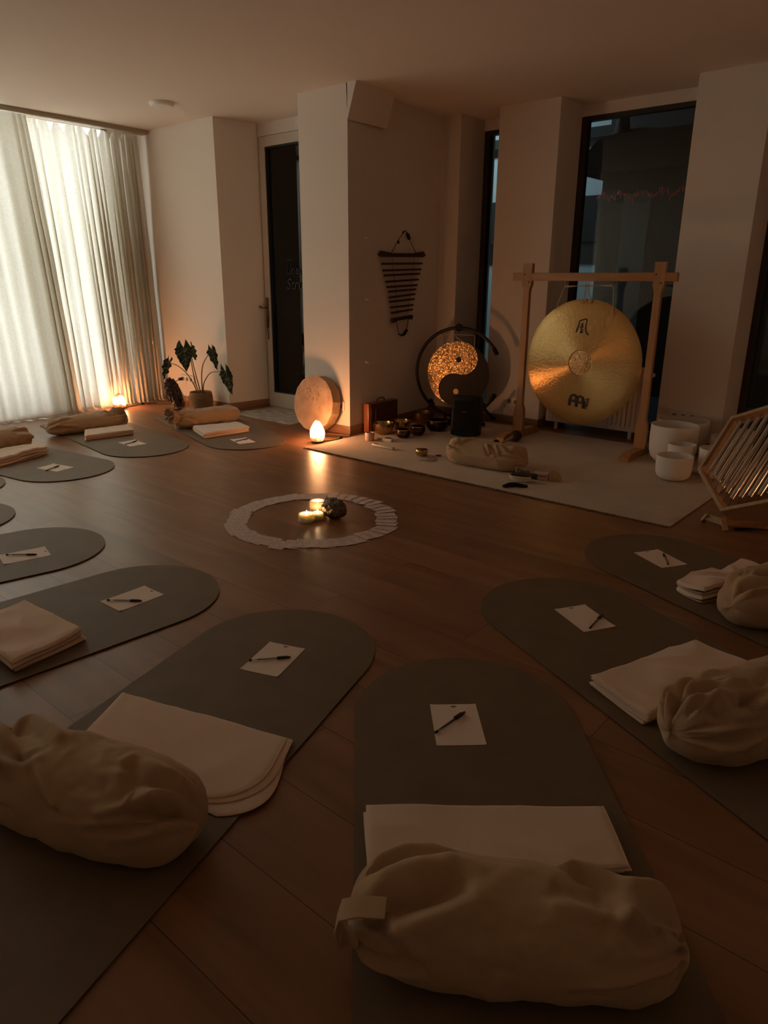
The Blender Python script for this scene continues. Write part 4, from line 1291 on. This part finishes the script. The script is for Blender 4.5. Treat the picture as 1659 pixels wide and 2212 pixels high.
brush([K(140, 600), K(180, 575), K(230, 555), K(285, 540), K(308, 552), K(305, 600), K(298, 660), K(296, 730), K(312, 790), K(345, 830), K(380, 855)], [.003, .005, .0045, .005, .0055, .004, .0045, .005, .0055, .006, .003])
brush([K(185, 655), K(215, 640), K(245, 630)], [.003, .0045, .003]); brush([K(190, 675), K(185, 700), K(190, 725)], [.003, .004, .003]); brush([K(190, 680), K(240, 668), K(240, 700), K(195, 725)], [.003, .004, .004, .003])
brush([K(222, 640), K(218, 700), K(205, 780), K(195, 800)], [.003, .0035, .004, .004]); brush([K(185, 755), K(225, 745), K(250, 760)], [.003, .004, .003]); brush([K(180, 812), K(215, 805), K(248, 785)], [.006, .009, .004])
obj('character', b, ink, go)
# round twin emblem near the bottom with its name beside it
b = BM()
def ring2(cx_, cy_, ro, ri, z=.010):
    n = 36
    vo = [[b.verts.new((cx_ + r * math.cos(2 * PI * k / n), cy_ + r * math.sin(2 * PI * k / n), zz)) for k in range(n)] for r, zz in ((ro, z), (ri, z), (ri, z - .012), (ro, z - .012))]
    for q_ in range(4):
        for k in range(n):
            b.faces.new((vo[q_][k], vo[q_][(k + 1) % n], vo[(q_ + 1) % 4][(k + 1) % n], vo[(q_ + 1) % 4][k]))
ey = -.288
ring2(-.032, ey + .006, .034, .0165); ring2(.026, ey, .034, .0165, .0101)
for x, y1, y0 in ((-.064, .0, -.056), (-.006, -.02, -.062), (.056, -.005, -.070)):
    prism(b, [(x - .0085, ey + y0), (x + .0085, ey + y0), (x + .0085, ey + y1), (x - .0085, ey + y1)], -.002, .0102)
obj('emblem', b, ink, go)
text('emblem_lettering', 'MEINL', .033, ink, go, basis((.13, 1, 0), (-1, .13, 0), (.088, -.360, .009)), 0, .003)
# ropes
b = BM()
def ropeL(pts): tube(b, pts, .0035, 6)
ya, yb2 = .194, -.203
ropeL([(.03, ya, 1.30), (.02, ya, 1.265), (.006, ya + .03, 1.17), (-.004, ya + .055, 1.085)])
ropeL([(.03, yb2, 1.30), (.02, yb2, 1.27), (.006, yb2 - .015, 1.15), (-.004, yb2 - .028, 1.055)])
ropeL([(.02, ya, 1.262), (.02, 0.02, 1.262), (.02, yb2, 1.272)])
ropeL([(.02, ya, 1.254), (.02, 0.02, 1.268), (.02, yb2, 1.264)])
ropeL([(.02, .02, 1.28), (.012, .022, 1.22), (.006, .015, 1.17), (-.006, .04, 1.135)]); ropeL([(.02, .0, 1.28), (.012, -.01, 1.22), (.006, -.045, 1.16), (-.004, -.035, 1.135)]); ropeL([(.015, .012, 1.26), (.010, .02, 1.18), (-.004, -.005, 1.145)])
obj('suspension_cord', b, rope_m, GG)
b = BM()
for y in (ya, yb2): tube(b, [(.03, y, 1.315), (.026, y - .005, 1.285), (.02, y, 1.262), (.016, y + .008, 1.272)], .0032, 6)
obj('hook', b, blackm, GG)

# radiator in the niche behind the gong
RD_ = thing('radiator', 'pale panel radiator low behind the large gong', 'radiator', (5.99, 2.66, 0))
b = BM(); box(b, (0, 0, .34), (.06, .90, .55), 0, .006); obj('panel', b, radm, RD_)
b = BM()
for k in range(22): box(b, (-.033, -.42 + k * .04, .34), (.008, .018, .47), 0, .003)
obj('ribs', b, radm, RD_)
for y in (-.35, .35):
    b = BM(); box(b, (.0, y, .035), (.03, .03, .07)); obj('foot', b, radm, RD_)
b = BM(); tube(b, [(0, -.45, .56), (0, -.50, .56)], .012, 10); tube(b, [(0, -.49, .56), (-.045, -.49, .56)], .018, 12); obj('valve', b, white_pl, RD_)

# mallets
q = thing('gong_mallet', 'gong mallet with large dark felt head resting on the rug', 'mallet', (5.18, 2.965, FZ))
b = BM(); blob(b, (0, 0, .047), (.050, .050, .047), None, 3); obj('felt_head', b, mat('dark_felt', (.05, .022, .014), .95, bump=.6, bscale=90), q)
b = BM(); tube(b, [(-.03, 0, .05), (-.30, -.01, .012)], .011, 10); obj('handle', b, pine, q)
q = thing('small_mallet', 'small mallet with black ball head left of the large gong mallet', 'mallet', (4.95, 3.01, FZ))
b = BM(); blob(b, (0, 0, .024), (.024, .024, .024), None, 3); obj('ball_head', b, blackp, q)
b = BM(); tube(b, [(-.018, .002, .022), (-.12, .012, .007)], .006, 8); obj('handle', b, blackm, q)

# things in front of the pale bolster
q = thing('dish', 'small white dish holding a dark bundle before the pale bolster', 'dish', (4.11, 2.295, FZ), R(-75))
b = BM(); lathe(b, [(.05, 0), (.066, .012), (.072, .042), (.068, .042), (.060, .014), (.002, .010)], 36, Matrix.Diagonal((1.15, .62, 1, 1))); obj('bowl', b, mat('dish_ivory', (.66, .58, .47), .5), q)
b = BM(); tube(b, [(-.06, 0, .040), (0, .005, .046), (.09, 0, .044)], [.014, .017, .020], 10); obj('dark_bundle', b, mat('charred_bundle', (.07, .04, .025), .9, var=.4, vscale=60), q)
b = BM(); tube(b, [(.085, 0, .044), (.112, 0, .042)], [.022, .018], 10); obj('burnt_end', b, ink, q)
q = thing('paper_tag', 'upright pale tag printed with bold black letters behind the white dish', 'tag', (4.20, 2.315, FZ), R(-75))
b = BM(); box(b, (0, 0, .036), (.13, .006, .072), 0, .001); obj('tag_card', b, mat('tag_brown', (.42, .30, .19), .8), q)
text('lettering', 'Faun', .048, ink, q, basis((1, 0, 0), (0, 0, 1), (-.058, -.0035, .034)), .1, .001)
q = thing('small_box', 'small pinkish printed carton right of the white dish', 'box', (4.245, 2.215, FZ), R(-75))
b = BM(); box(b, (0, 0, .024), (.10, .055, .048), 0, .002); obj('carton', b, mat('pink_carton', (.55, .40, .33), .7), q)
b = BM(); box(b, (.012, -.0285, .030), (.062, .002, .006)); obj('printed_stripe', b, foot_m, q)
b = BM()
poly = [(0, 0), (.075, 0), (.066, .030), (.045, .052), (.012, .064), (0, .064)]
prism(b, poly, -.02, .02, Matrix(((1, 0, 0, 0), (0, 0, 1, 0), (0, 1, 0, 0), (0, 0, 0, 1))))
tag(obj('wood_wedge', b, pine, loc=(4.27, 2.155, FZ), rot=(0, 0, R(-75)), ang=25), 'brown wedge with a curved back right of the printed carton', 'wedge')
b = BM(); tube(b, [(-.075, -.02, .013), (-.03, .005, .018), (.01, .012, .018), (.06, -.004, .012), (.085, -.008, .011)], [.012, .020, .019, .014, .011], 12)
for v in b.verts: v.co.z = max(v.co.z * .8, .0)
tag(obj('eye_pillow', b, mat('black_cloth', (.010, .008, .008), .9), loc=(3.955, 2.25, FZ), rot=(0, 0, R(-50))), 'black crumpled strap on the rug in front of the white dish', 'strap')

# ------------------------------------------------------------------ quartz bowls
def qbowl(label, x, y, r, h, seed):
    b = BM()
    prof = [(.002, 0), (r * .45, .001), (r * .72, h * .05), (r * .90, h * .16), (r * .97, h * .32), (r, h * .6), (r, h), (r - .007, h), (r - .008, h * .6), (r * .88, h * .2), (r * .6, h * .09), (.002, h * .06)]
    lathe(b, prof, 64)
    tag(obj('crystal_bowl', b, quartz, loc=(x, y, .0138 if x < 5.75 else .0138)), label, 'quartz bowl', 'frosted quartz singing bowls')
qbowl('lowest frosted quartz bowl, front of the cluster', 4.855, 1.545, .118, .165, 1)
qbowl('tall wide frosted quartz bowl at the left of the cluster', 5.33, 1.725, .168, .285, 2)
qbowl('slim frosted quartz bowl wedged between the front and tall ones', 5.068, 1.575, .092, .205, 3)
qbowl('biggest frosted quartz bowl at the back against the pillar', 5.69, 1.78, .188, .265, 4)
qbowl('frosted quartz bowl right beside the front one, behind the hexagon frame', 5.080, 1.345, .112, .205, 5)
qbowl('pinkish frosted quartz bowl half hidden by the hexagon frame', 5.49, 1.40, .11, .215, 6)
qbowl('farthest frosted quartz bowl showing only its rim behind the hexagon frame', 5.70, 1.37, .10, .235, 7)

# ------------------------------------------------------------------ hexagonal chime
HN = Vector((-.737, .426, .524)).normalized()
HC = Vector((4.183, .907, .404))
HV = [Vector(p) for p in ((4.257, 1.222, .252), (4.419, 1.127, .556), (4.345, .813, .708), (4.109, .592, .556), (3.947, .687, .252), (4.021, 1.001, .10))]
HC = sum(HV, Vector()) / 6
hup = (HV[2] - HV[5]).normalized()
hn = (HV[1] - HV[0]).cross(HV[5] - HV[0]).normalized()
if hn.dot(HN) < 0: hn = -hn
hright = hup.cross(hn).normalized()      # to the right when seen from the front
HX = thing('hexagon_chime', 'hexagonal wooden frame strung with silver tubes, leaning at the right edge', 'chime', HC)
b = BM()
inn, out = .93, 1.0
dep = .075
rings = []
for k in range(6):
    v = HV[k] - HC
    rings.append([b.verts.new(p) for p in (v * out, v * inn, v * inn - hn * dep, v * out - hn * dep)])
for k in range(6):
    a_, c_ = rings[k], rings[(k + 1) % 6]
    for q_ in range(4):
        b.faces.new((a_[q_], a_[(q_ + 1) % 4], c_[(q_ + 1) % 4], c_[q_]))
bmesh.ops.bevel(b, geom=list(b.edges), offset=.002, segments=1, affect='EDGES')
obj('frame', b, pine, HX, ang=20)
RHX = (HV[2] - HC).length * .93
def hexhalf(x): return RHX - abs(x) / math.tan(R(60))      # half height at offset x
xs = [(-5 + k) * .0475 for k in range(11)]
cordb = BM()
for k, x in enumerate(xs):
    hh_ = hexhalf(x)
    lo_ = -hh_ * .80 + .0; hi_ = hh_ * .86
    p0 = hright * x + hup * lo_ - hn * .02; p1 = hright * x + hup * hi_ - hn * .02
    b = BM(); tube(b, [p0, p1], .0125, 16); obj('tube', b, alu, HX, ang=30)
    tube(cordb, [hright * x + hup * (-hh_ * .985) - hn * .03, p0 - hn * 0.004], .0013, 5)
    tube(cordb, [hright * x + hup * (hh_ * .985) - hn * .03, p1 - hn * 0.004], .0013, 5)
obj('cord', cordb, cable_m, HX)
b = BM()
for k in range(10):
    x = (xs[k] + xs[k + 1]) / 2
    hh_ = hexhalf(x)
    tube(b, [hright * x + hup * (-hh_ * .62) - hn * .055, hright * x + hup * (hh_ * .74) - hn * .055], .009, 10)
obj('rear_tubes', b, mat('dull_tube', (.34, .30, .25), .35, metal=1), HX, ang=30)
# low stand
HS = thing('chime_stand', 'low pale wooden trestle under the hexagonal chime', 'stand', (4.021, 1.001, 0))
fwd = Vector((-.72, -.69, 0)); rgt = Vector((.10, -.25, 0)).normalized()
def hs(x, y, z): return Vector((.66 * x - .75 * -y * 0 + .0, 0, 0))
e_r = Vector((.42, -.91, 0)); e_b = Vector((.91, .42, 0))
def SPt(r, d, z): return e_r * r + e_b * d + Vector((0, 0, z))
b = BM()
def plank(b, p0, p1, w, t, up=Vector((0, 0, 1))):
    p0, p1 = Vector(p0), Vector(p1)
    a = (p1 - p0).normalized(); s = a.cross(up).normalized(); u = s.cross(a).normalized()
    vs = []
    for p in (p0, p1):
        for i, j in ((-1, -1), (1, -1), (1, 1), (-1, 1)):
            vs.append(b.verts.new(p + s * (t / 2 * i) + u * (w / 2 * j)))
    for f in ((3, 2, 1, 0), (4, 5, 6, 7), (0, 1, 5, 4), (1, 2, 6, 5), (2, 3, 7, 6), (3, 0, 4, 7)): b.faces.new([vs[i] for i in f])
for p0, p1 in (((.035, -.045, .004), (.02, .012, .058)), ((-.06, .11, .004), (-.045, .06, .058)), ((.30, -.06, .004), (.27, -.005, .058)), ((.32, .10, .004), (.29, .05, .058))):
    b = BM(); plank(b, SPt(*p0), SPt(*p1), .026, .022, e_r); 
    for v in b.verts: v.co.z = max(v.co.z, 0)
    obj('leg', b, pine, HS, ang=20)
b = BM(); plank(b, SPt(.02, .005, .040), SPt(-.05, .085, .040), .036, .018); obj('end_board', b, pine, HS, ang=20)
b = BM(); plank(b, SPt(.03, .012, .036), SPt(.30, .012, .036), .030, .018); obj('rail', b, beech, HS, ang=20)
b = BM(); box(b, (.05, -.05, .007), (.20, .014, .014), R(-46), .004)
tag(obj('black_rod', b, blackp, loc=(4.07, .90, 0)), 'black rod lying on the floor before the chime stand', 'rod')

# ------------------------------------------------------------------ outside, seen through the glass
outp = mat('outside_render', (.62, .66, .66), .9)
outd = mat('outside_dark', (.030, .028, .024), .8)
paving = mat('outside_paving', (.03, .03, .028), .9, var=.2)
b = BM(); bx(b, 6.6, 14, -4, 12, -.25, -.06); bx(b, 5.3, 6.6, 4.8, 12, -.25, -.06); struct('ground_outside', b, paving)
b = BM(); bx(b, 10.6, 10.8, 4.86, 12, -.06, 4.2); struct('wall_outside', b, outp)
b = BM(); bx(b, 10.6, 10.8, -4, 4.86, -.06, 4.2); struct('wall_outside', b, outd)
b = BM()
for z0, z1 in ((3.22, 3.35), (1.85, 2.47)): bx(b, 10.3, 10.45, 4.6, 12, z0, z1)
struct('beam_outside', b, outd)
MS = thing('garden_stall', 'dark gabled stall in the yard with a red tinsel garland, behind the glass', 'stall', (8.9, 3.2, -.06))
b = BM(); bx(b, .0, .6, -2.6, .92, 0, 2.57); obj('stall_wall', b, outd, MS)
b = BM(); prism(b, [(1.16, 2.70), (1.12, 2.58), (-2.8, 2.58), (-2.8, 2.98), (.70, 2.98), (.92, 2.93)], -.25, .8, Matrix(((0, 0, 1, 0), (1, 0, 0, 0), (0, 1, 0, 0), (0, 0, 0, 1)))); obj('stall_roof', b, mat('stall_roof_grey', (.055, .055, .050), .8), MS)
b = BM(); bx(b, -.03, .0, .30, .62, .0, 2.35); obj('stall_panel', b, mat('stall_panel_grey', (.16, .17, .17), .7), MS)
b = BM()
rr = random.Random(3)
for k in range(90):
    y = .95 - 1.75 * k / 90; z = 2.36 + .03 * math.sin(k * .5) + rr.uniform(-.03, .02)
    tube(b, [(-.06, y, z), (-.06 + rr.uniform(-.02, .02), y + rr.uniform(-.02, .02), z - rr.uniform(.02, .06))], .004, 4)
o = obj('tinsel_garland', b, emis('red_fairy_light', (.9, .10, .10), .06), MS); o['kind'] = 'stuff'
b = BM(); lathe(b, [(.16, 2.96), (.09, 3.06), (.07, 3.2), (.12, 3.42), (.12, 3.46)], 24, Matrix.Translation((.1, .78, 0))); obj('chimney', b, outd, MS)
q = thing('planter', 'terracotta planter outside the glazed door, beside the pale post', 'planter', (6.26, 6.68, -.06))
b = BM(); lathe(b, [(.08, 0), (.11, .38), (.12, .40), (.10, .40), (.09, .36), (.002, .36)], 24); obj('pot', b, mat('terracotta', (.50, .22, .12), .8), q)
b = BM()
for k in range(40):
    a = rr.uniform(0, 6.28); l_ = rr.uniform(.1, .25)
    tube(b, [(0, 0, .36), (l_ * .4 * math.cos(a), l_ * .4 * math.sin(a), .36 + l_ * .8), (l_ * math.cos(a), l_ * math.sin(a), .36 + l_)], [.004, .008, .001], 4)
obj('foliage', b, leafm, q)
b = BM(); tube(b, [(6.52, 7.02, -.06), (6.52, 7.02, 2.8)], .075, 16)
tag(obj('post', b, outp), 'pale round post outside the glazed door, seen past the pillar', 'post')
b = BM()
for k in range(420):
    a = rr.uniform(0, 6.28); x, y, z = 7.6 + rr.gauss(0, .25), 8.6 + rr.gauss(0, .35), rr.uniform(-.02, 1.35)
    p = Vector((x, y, z)); d_ = Vector((rr.gauss(0, 1), rr.gauss(0, 1), rr.gauss(0, 1))).normalized() * .07
    s_ = d_.cross(Vector((rr.gauss(0, 1), rr.gauss(0, 1), rr.gauss(0, 1)))).normalized() * .025
    vs = [b.verts.new(p), b.verts.new(p + d_ * .5 + s_), b.verts.new(p + d_), b.verts.new(p + d_ * .5 - s_)]
    b.faces.new(vs)
tag(obj('shrub', b, leafm), 'dark leafy shrub in the yard behind the glazed door', 'shrub')
